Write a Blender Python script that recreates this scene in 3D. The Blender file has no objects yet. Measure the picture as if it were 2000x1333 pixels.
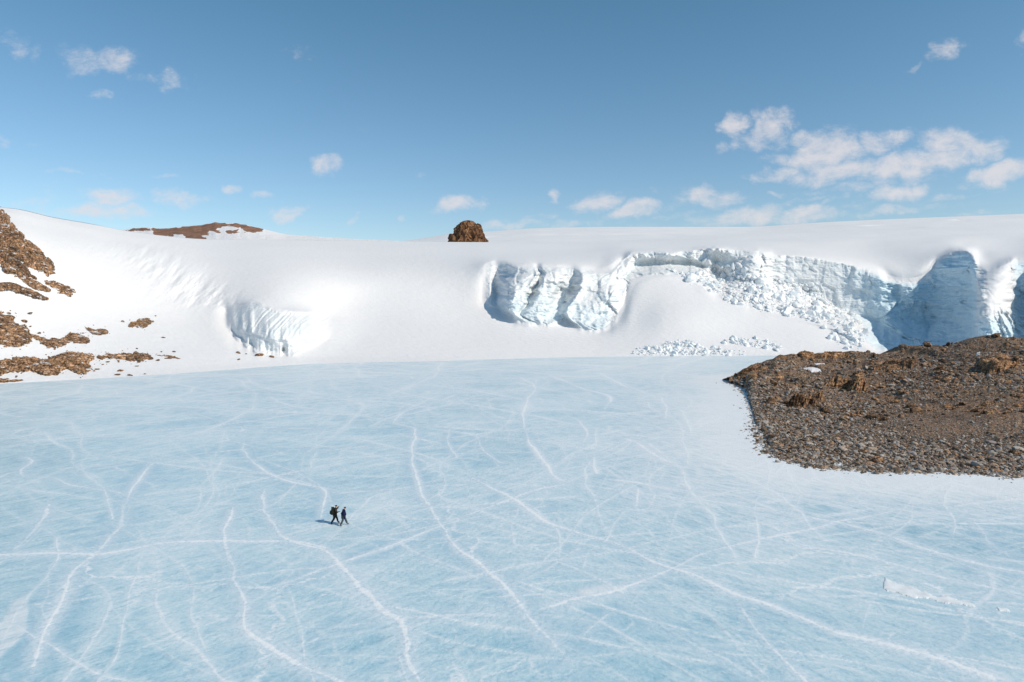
import bpy, bmesh, math, random
import numpy as np
from mathutils import Vector, Matrix

SC = bpy.context.scene
COL = SC.collection
random.seed(7)
RNG = np.random.default_rng(11)

# ------------------------------------------------------------------ camera
F = 1333.0            # focal length in pixels of a 2000 px wide picture
HC = 20.5             # height of the drone above the lake
HORIZON = 590.0
PITCH = math.atan((666.5 - HORIZON) / F)
cam_d = bpy.data.cameras.new('camera')
cam_d.sensor_width = 36.0
cam_d.lens = 36.0 * F / 2000.0
cam_d.clip_start = 0.5
cam_d.clip_end = 60000
cam = bpy.data.objects.new('camera', cam_d)
COL.objects.link(cam)
cam.location = (0, 0, HC)
cam.rotation_euler = (math.pi / 2 - PITCH, 0, 0)
SC.camera = cam
FW = np.array([0, math.cos(PITCH), -math.sin(PITCH)])
UP = np.array([0, math.sin(PITCH), math.cos(PITCH)])


def ray(px, py):
    """direction through a picture point, scaled so that its y component is 1"""
    px = np.asarray(px, float); py = np.asarray(py, float)
    a = (px - 1000.0) / F; b = (666.5 - py) / F
    dy = FW[1] + b * UP[1]; dz = FW[2] + b * UP[2]
    return np.stack([a / dy, np.ones_like(dy), dz / dy], -1)


def at(px, py, Y):
    d = ray(px, py)
    return d * np.asarray(Y, float)[..., None] + np.array([0, 0, HC])


def on_lake(px, py, z=0.0):
    d = ray(px, py)
    s = (z - HC) / d[..., 2]
    return d * s[..., None] + np.array([0, 0, HC])


# ------------------------------------------------------------------ light
SUN_EL, SUN_AZ = math.radians(38), math.radians(117)     # azimuth clockwise from +Y
sun_v = Vector((math.sin(SUN_AZ) * math.cos(SUN_EL), math.cos(SUN_AZ) * math.cos(SUN_EL), math.sin(SUN_EL)))
sun_d = bpy.data.lights.new('sun', 'SUN')
sun_d.energy = 3.7
sun_d.angle = math.radians(0.5)
sun_d.color = (1.0, 0.88, 0.735)
sun = bpy.data.objects.new('sun', sun_d)
sun.rotation_euler = sun_v.to_track_quat('Z', 'Y').to_euler()
COL.objects.link(sun)

world = bpy.data.worlds.new('World')
SC.world = world
world.use_nodes = True
SC.view_settings.view_transform = 'Standard'
SC.view_settings.look = 'None'
SC.view_settings.exposure = 0.0
SC.view_settings.gamma = 1.0
SC.cycles.max_bounces = 5
SC.cycles.diffuse_bounces = 3
SC.cycles.glossy_bounces = 2
SC.cycles.caustics_reflective = False

CLOUDS = [  # px, py, rx, ry, strength, slope
 (195,122,72,30,.50,.1),(335,156,34,22,.60,.1),(290,153,34,11,.34,0),(190,186,26,10,.42,.2),(30,95,42,26,.36,.3),
 (582,101,29,15,.46,.1),(645,321,34,20,.66,-.2),(690,331,17,9,.34,.3),(565,158,22,7,.22,0),(90,357,42,12,.40,.1),
 (225,385,66,14,.70,.05),(205,411,90,13,.72,0),(350,388,48,14,.66,.1),(65,398,36,10,.50,0),(135,377,64,10,.34,0),
 (450,374,20,8,.50,.1),(507,376,26,10,.58,.1),(568,420,37,18,.76,-.2),(602,411,17,9,.44,-.6),(690,430,19,9,.48,-.2),
 (835,343,17,6,.32,0),(787,425,14,7,.42,0),(895,399,44,18,.82,-.15),(1073,388,17,11,.66,0),(1168,394,48,16,.74,-.15),
 (1122,405,24,8,.45,0),(1235,412,58,16,.80,-.2),(990,441,56,10,.58,-.05),(1105,437,66,10,.45,-.1),(1385,386,60,18,.72,.05),
 (1280,372,20,6,.32,0),(1520,380,28,6,.46,0),(1450,424,100,18,.70,-.12),(1580,421,76,15,.80,-.05),(1628,394,30,9,.42,-.5),
 (1745,378,60,17,.84,-.1),(1760,408,86,8,.52,-.1),(1428,243,30,20,.84,-.3),(1500,246,38,33,.90,-.5),(1482,276,46,20,.62,0),
 (1415,289,28,10,.36,-.2),(1560,276,30,16,.52,-.3),(1545,312,64,14,.46,0),(1528,342,48,13,.74,-.2),(1612,300,68,36,.90,-.3),
 (1640,336,100,22,.88,-.15),(1730,276,52,19,.74,-.1),(1765,322,115,24,.90,-.12),(1872,285,82,28,.80,.05),(1835,315,95,20,.84,-.15),
 (1958,337,72,21,.84,-.3),(1906,358,30,10,.60,0),(1851,99,34,21,.58,-.3),(1800,133,15,9,.46,-.3),(1996,84,18,20,.42,-.3),
 (0,272,26,14,.36,.2),(55,281,38,8,.20,.1),(1690,395,50,10,.35,-.2),(1900,400,60,10,.22,0),(1240,440,60,8,.4,0),
 (1300,425,120,7,.40,-.1),(1560,395,90,6,.36,-.15),(1850,385,110,6,.40,-.15),(1900,420,100,6,.36,-.05),(60,420,80,7,.40,0),(330,345,60,5,.30,.05),(170,340,70,6,.32,.1),(1050,425,70,6,.36,-.1),(1680,365,140,9,.44,-.12),
 (1700,345,60,14,.55,-.1),(690,245,30,8,.12,0),(265,352,26,7,.26,0),
]


def build_world():
    nt = world.node_tree
    nt.nodes.clear()
    N = lambda t, **k: _node(nt, t, **k)
    L = nt.links.new
    out = N('ShaderNodeOutputWorld')
    bg = N('ShaderNodeBackground')
    sky = N('ShaderNodeTexSky')
    sky.sky_type = 'NISHITA'
    sky.sun_disc = False
    sky.sun_elevation = SUN_EL
    sky.sun_rotation = SUN_AZ
    sky.altitude = 0
    sky.air_density = 1.0
    sky.dust_density = 0.35
    sky.ozone_density = 1.6
    geo = N('ShaderNodeTexCoord')
    sep = N('ShaderNodeSeparateXYZ')
    L(geo.outputs['Generated'], sep.inputs[0])
    ym = N('ShaderNodeMath', operation='MAXIMUM'); L(sep.outputs[1], ym.inputs[0]); ym.inputs[1].default_value = 0.02
    div = N('ShaderNodeVectorMath', operation='DIVIDE')
    cy = N('ShaderNodeCombineXYZ')
    for i in range(3): L(ym.outputs[0], cy.inputs[i])
    L(geo.outputs['Generated'], div.inputs[0]); L(cy.outputs[0], div.inputs[1])
    # (x/y, 1, z/y): cloud places are directions of the sky
    warp = N('ShaderNodeTexNoise'); warp.inputs['Scale'].default_value = 26; warp.inputs['Detail'].default_value = 4
    L(div.outputs[0], warp.inputs['Vector'])
    wsub = N('ShaderNodeVectorMath', operation='SUBTRACT'); L(warp.outputs['Color'], wsub.inputs[0]); wsub.inputs[1].default_value = (.5, .5, .5)
    wm = N('ShaderNodeVectorMath', operation='MULTIPLY'); L(wsub.outputs[0], wm.inputs[0]); wm.inputs[1].default_value = (.085, 0, .030)
    wa = N('ShaderNodeVectorMath', operation='ADD'); L(div.outputs[0], wa.inputs[0]); L(wm.outputs[0], wa.inputs[1])
    acc = None
    for (px, py, rx, ry, s, sl) in CLOUDS:
        d = ray(px, py)
        sub = N('ShaderNodeVectorMath', operation='SUBTRACT'); L(wa.outputs[0], sub.inputs[0]); sub.inputs[1].default_value = (d[0], 1, d[2])
        if sl:
            mp = N('ShaderNodeMapping'); mp.vector_type = 'POINT'; mp.inputs['Rotation'].default_value = (0, -math.atan(sl), 0)
            L(sub.outputs[0], mp.inputs[0]); src = mp.outputs[0]
        else:
            src = sub.outputs[0]
        mul = N('ShaderNodeVectorMath', operation='MULTIPLY'); L(src, mul.inputs[0]); mul.inputs[1].default_value = (F / (rx * 1.12), 0, F / (ry * 1.12))
        ln = N('ShaderNodeVectorMath', operation='LENGTH'); L(mul.outputs[0], ln.inputs[0])
        mr = N('ShaderNodeMapRange'); mr.interpolation_type = 'SMOOTHSTEP'
        L(ln.outputs['Value'], mr.inputs[0])
        mr.inputs[1].default_value = 1.55; mr.inputs[2].default_value = 0.25; mr.inputs[3].default_value = 0; mr.inputs[4].default_value = s
        if acc is None: acc = mr.outputs[0]
        else:
            mx = N('ShaderNodeMath', operation='MAXIMUM'); L(acc, mx.inputs[0]); L(mr.outputs[0], mx.inputs[1]); acc = mx.outputs[0]
    mpn = N('ShaderNodeMapping'); mpn.inputs['Scale'].default_value = (1, 1, 1.7); mpn.inputs['Rotation'].default_value = (0, .25, 0)
    L(div.outputs[0], mpn.inputs[0])
    n1 = N('ShaderNodeTexNoise'); n1.inputs['Scale'].default_value = 19; n1.inputs['Detail'].default_value = 10; n1.inputs['Roughness'].default_value = .70; n1.inputs['Distortion'].default_value = .25
    L(mpn.outputs[0], n1.inputs['Vector'])
    # density = smoothstep(.28, .9, acc + (noise-.5)*1.1*acc^.5)
    nn = N('ShaderNodeMath', operation='SUBTRACT'); L(n1.outputs[0], nn.inputs[0]); nn.inputs[1].default_value = .5
    ns = N('ShaderNodeMath', operation='MULTIPLY'); L(nn.outputs[0], ns.inputs[0]); ns.inputs[1].default_value = 2.3
    ac2 = N('ShaderNodeMath', operation='MULTIPLY'); L(acc, ac2.inputs[0]); ac2.inputs[1].default_value = 1.1
    ad = N('ShaderNodeMath', operation='ADD'); L(ac2.outputs[0], ad.inputs[0]); L(ns.outputs[0], ad.inputs[1])
    den = N('ShaderNodeMapRange'); den.interpolation_type = 'SMOOTHSTEP'; L(ad.outputs[0], den.inputs[0])
    den.inputs[1].default_value = .14; den.inputs[2].default_value = 1.25
    gate = N('ShaderNodeMapRange'); L(acc, gate.inputs[0]); gate.inputs[1].default_value = .02; gate.inputs[2].default_value = .30
    dm = N('ShaderNodeMath', operation='MULTIPLY'); L(den.outputs[0], dm.inputs[0]); L(gate.outputs[0], dm.inputs[1])
    dmul = N('ShaderNodeMath', operation='MULTIPLY'); L(dm.outputs[0], dmul.inputs[0]); dmul.inputs[1].default_value = .82
    # tint of the sky light (blue-teal air), then clouds over it
    tint = N('ShaderNodeMix'); tint.data_type = 'RGBA'; tint.blend_type = 'MULTIPLY'; tint.inputs['Factor'].default_value = 1
    L(sky.outputs[0], tint.inputs['A']); L(mixc(nt, maprange(nt, sep.outputs[2], .06, .40, 0, 1, False), SKY_LOW, SKY_TINT), tint.inputs['B'])
    mix = N('ShaderNodeMix'); mix.data_type = 'RGBA'
    L(dmul.outputs[0], mix.inputs['Factor']); L(tint.outputs['Result'], mix.inputs['A']); mix.inputs['B'].default_value = (CLOUD[0], CLOUD[1], CLOUD[2], 1)
    L(mix.outputs['Result'], bg.inputs['Color']); bg.inputs['Strength'].default_value = SKY_STR
    L(bg.outputs[0], out.inputs[0])


SKY_STR = 0.125
SKY_TINT = (.58, .88, .90)
SKY_LOW = (.86, .94, 1.02)
CLOUD = (6.2, 5.95, 6.1)


def _node(nt, t, **k):
    n = nt.nodes.new(t)
    for a, v in k.items(): setattr(n, a, v)
    return n



# ------------------------------------------------------------------ numpy noise
def _hash(ix, iy, iz):
    h = (ix.astype(np.uint32) * np.uint32(374761393) + iy.astype(np.uint32) * np.uint32(668265263) + iz.astype(np.uint32) * np.uint32(2147483647 - 58)) & np.uint32(0xffffffff)
    h = (h ^ (h >> np.uint32(13))) * np.uint32(1274126177)
    h = h ^ (h >> np.uint32(16))
    h = h * np.uint32(2246822519)
    h = h ^ (h >> np.uint32(15))
    return (h & np.uint32(0xffffff)).astype(np.float32) / np.float32(0xffffff)


def vnoise(x, y, z=None, seed=0):
    x = np.asarray(x, float); y = np.asarray(y, float)
    z = np.zeros_like(x) if z is None else np.asarray(z, float)
    x = x + seed * 17.13; y = y + seed * 5.71; z = z + seed * 9.37
    xi = np.floor(x).astype(np.int64); yi = np.floor(y).astype(np.int64); zi = np.floor(z).astype(np.int64)
    fx = (x - xi).astype(np.float32); fy = (y - yi).astype(np.float32); fz = (z - zi).astype(np.float32)
    s = lambda t: t * t * t * (t * (t * 6 - 15) + 10)
    ux, uy, uz = s(fx), s(fy), s(fz)
    r = 0
    for dx in (0, 1):
        wx = ux if dx else 1 - ux
        for dy in (0, 1):
            wy = uy if dy else 1 - uy
            for dz in (0, 1):
                wz = uz if dz else 1 - uz
                r = r + wx * wy * wz * _hash((xi + dx) & 0xffffffff, (yi + dy) & 0xffffffff, (zi + dz) & 0xffffffff)
    return r * 2 - 1


def fbm(x, y, z=None, oct=4, seed=0, gain=.5, ridged=False):
    r = 0; a = 1; tot = 0
    zz = z
    for o in range(oct):
        n = vnoise(x, y, zz, seed + o * 3)
        if ridged: n = 1 - 2 * np.abs(n)
        r = r + a * n; tot += a
        a *= gain; x = x * 2.03 + 1.7; y = y * 2.03 - .9
        zz = None if zz is None else zz * 2.03 + .3
    return r / tot


def worley(x, y, z, seed=0):
    """distance to the nearest cell point, and that cell's random value"""
    xi = np.floor(x).astype(np.int64); yi = np.floor(y).astype(np.int64); zi = np.floor(z).astype(np.int64)
    best = np.full(x.shape, 9.0, np.float32); sec = best.copy(); val = np.zeros(x.shape, np.float32)
    for dx in (-1, 0, 1):
        for dy in (-1, 0, 1):
            for dz in (-1, 0, 1):
                a = (xi + dx) & 0xffff; b = (yi + dy) & 0xffff; c = (zi + dz) & 0xffff
                ox = _hash(a + seed, b, c); oy = _hash(a, b + 77 + seed, c); oz = _hash(a, b, c + 191 + seed)
                d = np.sqrt((xi + dx + ox - x) ** 2 + (yi + dy + oy - y) ** 2 + (zi + dz + oz - z) ** 2)
                m = d < best
                sec = np.where(m, best, np.minimum(sec, d))
                val = np.where(m, _hash(a + 31, b + 57 + seed, c + 11), val)
                best = np.where(m, d, best)
    return best, sec, val


def smooth(a, b, x):
    t = np.clip((x - a) / (b - a), 0, 1)
    return t * t * (3 - 2 * t)


def pchip(xs, ys, x):
    xs = np.asarray(xs, float); ys = np.asarray(ys, float)
    h = np.diff(xs); d = np.diff(ys) / h
    m = np.zeros_like(ys)
    m[0], m[-1] = d[0], d[-1]
    for k in range(1, len(xs) - 1):
        if d[k - 1] * d[k] > 0:
            w1 = 2 * h[k] + h[k - 1]; w2 = h[k] + 2 * h[k - 1]
            m[k] = (w1 + w2) / (w1 / d[k - 1] + w2 / d[k])
    x = np.clip(x, xs[0], xs[-1])
    i = np.clip(np.searchsorted(xs, x) - 1, 0, len(xs) - 2)
    t = (x - xs[i]) / h[i]
    return ((2 * t**3 - 3 * t**2 + 1) * ys[i] + (t**3 - 2 * t**2 + t) * h[i] * m[i] + (-2 * t**3 + 3 * t**2) * ys[i + 1] + (t**3 - t**2) * h[i] * m[i + 1])


def line(pts):
    p = np.array(sorted(pts), float)
    return lambda x: pchip(p[:, 0], p[:, 1], x)


def gblur(a, s, axis=0):
    r = int(3 * s) + 1
    k = np.exp(-.5 * (np.arange(-r, r + 1) / s) ** 2); k /= k.sum()
    pad = [(0, 0)] * a.ndim; pad[axis] = (r, r)
    b = np.pad(a, pad, mode='edge')
    return np.apply_along_axis(lambda v: np.convolve(v, k, 'valid'), axis, b)


def in_poly(poly, x, y):
    """signed distance in picture pixels to a closed outline, positive inside"""
    poly = np.array(poly, float)
    ins = np.zeros(x.shape, bool); dist = np.full(x.shape, 1e9)
    n = len(poly)
    for i in range(n):
        x0, y0 = poly[i]; x1, y1 = poly[(i + 1) % n]
        c = ((y0 > y) != (y1 > y)) & (x < (x1 - x0) * (y - y0) / (y1 - y0 + 1e-12) + x0)
        ins ^= c
        dx, dy = x1 - x0, y1 - y0
        t = np.clip(((x - x0) * dx + (y - y0) * dy) / (dx * dx + dy * dy + 1e-12), 0, 1)
        dist = np.minimum(dist, np.hypot(x - x0 - t * dx, y - y0 - t * dy))
    return np.where(ins, dist, -dist)


# ------------------------------------------------------------------ mesh and tag helpers
def tag(o, label=None, cat=None, group=None, kind=None):
    if label: o['label'] = label
    if cat: o['category'] = cat
    if group: o['group'] = group
    if kind: o['kind'] = kind
    return o


def mesh_np(name, V, Fc, mat=None, attrs=None, normals=None, smooth_=True, parent=None, link=True):
    """V (n,3), Fc (m,k) with k = 3 or 4"""
    me = bpy.data.meshes.new(name)
    n, m, k = len(V), len(Fc), Fc.shape[1]
    me.vertices.add(n); me.vertices.foreach_set('co', np.ascontiguousarray(V, np.float32).ravel())
    me.loops.add(m * k); me.loops.foreach_set('vertex_index', np.ascontiguousarray(Fc, np.int32).ravel())
    me.polygons.add(m)
    me.polygons.foreach_set('loop_start', np.arange(0, m * k, k, dtype=np.int32))
    me.polygons.foreach_set('loop_total', np.full(m, k, np.int32))
    me.update(calc_edges=True)
    me.polygons.foreach_set('use_smooth', np.full(m, smooth_, bool))
    for a, v in (attrs or {}).items():
        v = np.asarray(v, np.float32)
        if v.ndim == 1:
            at_ = me.attributes.new(a, 'FLOAT', 'POINT'); at_.data.foreach_set('value', v)
        else:
            at_ = me.attributes.new(a, 'FLOAT_VECTOR', 'POINT'); at_.data.foreach_set('vector', np.ascontiguousarray(v).ravel())
    if mat: me.materials.append(mat)
    if normals is not None:
        me.normals_split_custom_set_from_vertices(np.asarray(normals, np.float32))
    if not link: return me
    o = bpy.data.objects.new(name, me); COL.objects.link(o)
    if parent: o.parent = parent
    return o


def grid_faces(nc, nr):
    i = np.arange(nc - 1)[:, None] * nr + np.arange(nr - 1)[None, :]
    return np.stack([i, i + nr, i + nr + 1, i + 1], -1)       # (nc-1, nr-1, 4)


def grid_normals(P):
    du = np.gradient(P, axis=0); dv = np.gradient(P, axis=1)
    n = np.cross(du, dv); n /= np.linalg.norm(n, axis=-1, keepdims=True) + 1e-9
    return n


# ------------------------------------------------------------------ materials
def material(name, rough=.7, spec=.3):
    m = bpy.data.materials.new(name); m.use_nodes = True
    nt = m.node_tree
    b = nt.nodes['Principled BSDF']
    b.inputs['Roughness'].default_value = rough
    b.inputs['Specular IOR Level'].default_value = spec
    return m, nt, b


def plain(name, col, rough=.8, spec=.2, var=.15, scale=30):
    m, nt, b = material(name, rough, spec)
    tc = _node(nt, 'ShaderNodeTexCoord')
    n = _node(nt, 'ShaderNodeTexNoise'); n.inputs['Scale'].default_value = scale; n.inputs['Detail'].default_value = 3
    nt.links.new(tc.outputs['Object'], n.inputs['Vector'])
    r = _node(nt, 'ShaderNodeValToRGB')
    r.color_ramp.elements[0].position = .3; r.color_ramp.elements[1].position = .7
    r.color_ramp.elements[0].color = tuple(c * (1 - var) for c in col) + (1,)
    r.color_ramp.elements[1].color = tuple(min(1, c * (1 + var)) for c in col) + (1,)
    nt.links.new(n.outputs[0], r.inputs[0]); nt.links.new(r.outputs[0], b.inputs['Base Color'])
    return m


def ramp(nt, src, stops):
    r = _node(nt, 'ShaderNodeValToRGB')
    e = r.color_ramp.elements
    while len(e) < len(stops): e.new(.5)
    for k, (p, c) in enumerate(stops):
        e[k].position = p; e[k].color = tuple(c) + (1,) if len(c) == 3 else c
    nt.links.new(src, r.inputs[0])
    return r.outputs[0]


def noise_n(nt, vec, scale, detail=4, rough=.5, dist=0, sc=None, rot=None):
    for key, v in (('Rotation', rot), ('Scale', sc)):          # turn first, then stretch
        if v:
            mp = _node(nt, 'ShaderNodeMapping'); mp.inputs[key].default_value = v
            nt.links.new(vec, mp.inputs[0]); vec = mp.outputs[0]
    n = _node(nt, 'ShaderNodeTexNoise')
    n.inputs['Scale'].default_value = scale; n.inputs['Detail'].default_value = detail
    n.inputs['Roughness'].default_value = rough; n.inputs['Distortion'].default_value = dist
    nt.links.new(vec, n.inputs['Vector'])
    return n.outputs[0]


def mathn(nt, op, a, b=None, c=None):
    n = _node(nt, 'ShaderNodeMath', operation=op)
    for k, v in enumerate((a, b, c)):
        if v is None: continue
        if isinstance(v, (int, float)): n.inputs[k].default_value = v
        else: nt.links.new(v, n.inputs[k])
    return n.outputs[0]


def maprange(nt, v, a, b, c=0, d=1, smooth_=True):
    n = _node(nt, 'ShaderNodeMapRange')
    if smooth_: n.interpolation_type = 'SMOOTHSTEP'
    nt.links.new(v, n.inputs[0])
    for k, q in enumerate((a, b, c, d)): n.inputs[k + 1].default_value = q
    return n.outputs[0]


def mixc(nt, f, a, b, blend='MIX'):
    n = _node(nt, 'ShaderNodeMix'); n.data_type = 'RGBA'; n.blend_type = blend
    for key, v in (('Factor', f), ('A', a), ('B', b)):
        if isinstance(v, (int, float)): n.inputs[key].default_value = v
        elif isinstance(v, (tuple, list)): n.inputs[key].default_value = tuple(v) + (1,)
        else: nt.links.new(v, n.inputs[key])
    return n.outputs['Result']


def attr(nt, name):
    n = _node(nt, 'ShaderNodeAttribute'); n.attribute_name = name
    return n


def bump(nt, b, h, strength, dist, prev=None):
    n = _node(nt, 'ShaderNodeBump')
    n.inputs['Strength'].default_value = strength; n.inputs['Distance'].default_value = dist
    nt.links.new(h, n.inputs['Height'])
    if prev is not None: nt.links.new(prev, n.inputs['Normal'])
    nt.links.new(n.outputs[0], b.inputs['Normal'])
    return n.outputs[0]


def make_glacier_mat():
    m, nt, b = material('snow_and_glacier_ice', .62, .25)
    tc = _node(nt, 'ShaderNodeTexCoord').outputs['Object']
    ice = attr(nt, 'ice').outputs['Fac']; blue = attr(nt, 'blue').outputs['Fac']
    big = noise_n(nt, tc, .02, 4, .5)
    snow = ramp(nt, big, [(.3, (.785, .785, .79)), (.7, (.82, .815, .815))])
    st = noise_n(nt, tc, .10, 8, .66, 1.2, (1, 1, 2.4))
    vein = noise_n(nt, tc, .32, 6, .62, .8, (1, 1, 2.2))
    icec = ramp(nt, st, [(.28, (.65, .74, .77)), (.42, (.75, .785, .795)), (.58, (.79, .795, .80)), (.75, (.76, .785, .795))])
    deep = ramp(nt, vein, [(.30, (.44, .63, .72)), (.42, (.62, .78, .86)), (.60, (.70, .83, .89)), (.78, (.78, .86, .90))])
    icec = mixc(nt, blue, icec, deep)
    # fine dark hairline cracks in bare ice
    hl = noise_n(nt, tc, .16, 5, .55, 2.0, (1, 1, 2.0))
    hl = mathn(nt, 'ABSOLUTE', mathn(nt, 'SUBTRACT', hl, .5))
    hl = maprange(nt, hl, .0, .014, 1, 0)
    icec = mixc(nt, mathn(nt, 'MULTIPLY', hl, .38), icec, (.33, .47, .55))
    brk = noise_n(nt, tc, .25, 5, .6)
    icm = maprange(nt, mathn(nt, 'ADD', ice, mathn(nt, 'MULTIPLY', mathn(nt, 'SUBTRACT', brk, .5), 1.1)), .30, .62)
    col = mixc(nt, icm, snow, icec)
    nt.links.new(col, b.inputs['Base Color'])
    s1 = noise_n(nt, tc, .30, 6, .6, .3, (1, 1.9, 1), (0, 0, .5))
    s2 = noise_n(nt, tc, 1.1, 6, .62)
    k = bump(nt, b, s1, .36, .9)
    h2 = mathn(nt, 'MULTIPLY', s2, mathn(nt, 'ADD', mathn(nt, 'MULTIPLY', icm, .9), .12))
    bump(nt, b, h2, .42, .7, k)
    return m


def make_rock_mat(name, tone=1.0, scale=1.0, red=0.0, grey=0.0, squash=(.55, 1, 1.5), snow=0.0):
    m, nt, b = material(name, .9, .15)
    tc = _node(nt, 'ShaderNodeTexCoord').outputs['Object']
    a = noise_n(nt, tc, .35 * scale, 8, .66, .6)
    c2 = noise_n(nt, tc, 1.6 * scale, 7, .68)
    t = tone
    base = ramp(nt, a, [(.30, (.075 * t, .052 * t, .040 * t)), (.43, (.19 * t, .112 * t, .062 * t)), (.56, (.32 * t, .18 * t, .092 * t)), (.72, (.34 * t, .24 * t, .165 * t))])
    det = ramp(nt, c2, [(.34, (.16, .15, .15)), (.48, (.75, .73, .71)), (.66, (1.45, 1.4, 1.32))])
    wv = _node(nt, 'ShaderNodeTexVoronoi'); wv.feature = 'DISTANCE_TO_EDGE'; wv.inputs['Scale'].default_value = 1.1 * scale
    wc = _node(nt, 'ShaderNodeTexVoronoi'); wc.inputs['Scale'].default_value = 1.1 * scale
    mpv = _node(nt, 'ShaderNodeMapping'); mpv.inputs['Scale'].default_value = squash
    wob = _node(nt, 'ShaderNodeVectorMath', operation='ADD'); nt.links.new(tc, mpv.inputs[0]); nt.links.new(mpv.outputs[0], wob.inputs[0])
    wn = _node(nt, 'ShaderNodeTexNoise'); wn.inputs['Scale'].default_value = 1.4 * scale; nt.links.new(tc, wn.inputs['Vector'])
    nt.links.new(wn.outputs['Color'], wob.inputs[1])
    nt.links.new(wob.outputs[0], wv.inputs['Vector']); nt.links.new(wob.outputs[0], wc.inputs['Vector'])
    joint = maprange(nt, wv.outputs['Distance'], 0, .09, .30, 1)
    sepc = _node(nt, 'ShaderNodeSeparateColor'); nt.links.new(wc.outputs['Color'], sepc.inputs[0])
    det = mixc(nt, 1.0, det, ramp(nt, mathn(nt, 'MULTIPLY', joint, maprange(nt, sepc.outputs[0], 0, 1, .62, 1.0)), [(0, (0, 0, 0)), (1, (1.15, 1.15, 1.15))]), 'MULTIPLY')
    col = mixc(nt, 1.0, base, det, 'MULTIPLY')
    pt = noise_n(nt, tc, .09, 5, .6)  # broad random rock tones; the dark patches also stand in for ledge shadows
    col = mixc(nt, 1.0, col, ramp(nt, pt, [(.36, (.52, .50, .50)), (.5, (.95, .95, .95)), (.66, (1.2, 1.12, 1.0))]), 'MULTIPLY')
    if red: col = mixc(nt, red, col, (.17, .075, .045))
    if grey: col = mixc(nt, grey, col, mixc(nt, 1.0, (.30, .275, .25), det, 'MULTIPLY'))
    if snow:      # snow caught along the ledges
        sn = noise_n(nt, tc, .55, 6, .62, .4, (.35, 1, 2.2))
        col = mixc(nt, maprange(nt, sn, .66 - snow, .69 - snow), col, (.80, .80, .805))
    nt.links.new(col, b.inputs['Base Color'])
    k = bump(nt, b, mathn(nt, 'ADD', c2, mathn(nt, 'MULTIPLY', joint, .5)), 1.0, .45 / scale)
    bump(nt, b, noise_n(nt, tc, 5 * scale, 5, .65), .6, .10 / scale, k)
    return m


def make_stone_mat():
    m, nt, b = material('shingle_stone', .9, .2)
    tc = _node(nt, 'ShaderNodeTexCoord').outputs['Object']
    oi = _node(nt, 'ShaderNodeObjectInfo').outputs['Random']
    rv = attr(nt, 'tone').outputs['Fac']
    v = mathn(nt, 'FRACT', mathn(nt, 'ADD', rv, oi))
    base = ramp(nt, v, [(0, (.08, .065, .055)), (.20, (.20, .145, .10)), (.40, (.31, .26, .215)), (.60, (.36, .34, .32)), (.78, (.48, .45, .41)), (.88, (.40, .22, .11)), (1, (.56, .47, .37))])
    n = noise_n(nt, tc, 3.0, 5, .6)
    col = mixc(nt, 1.0, base, ramp(nt, n, [(.3, (.6, .58, .56)), (.7, (1.15, 1.12, 1.1))]), 'MULTIPLY')
    nt.links.new(col, b.inputs['Base Color'])
    bump(nt, b, n, .5, .15)
    return m


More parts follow.
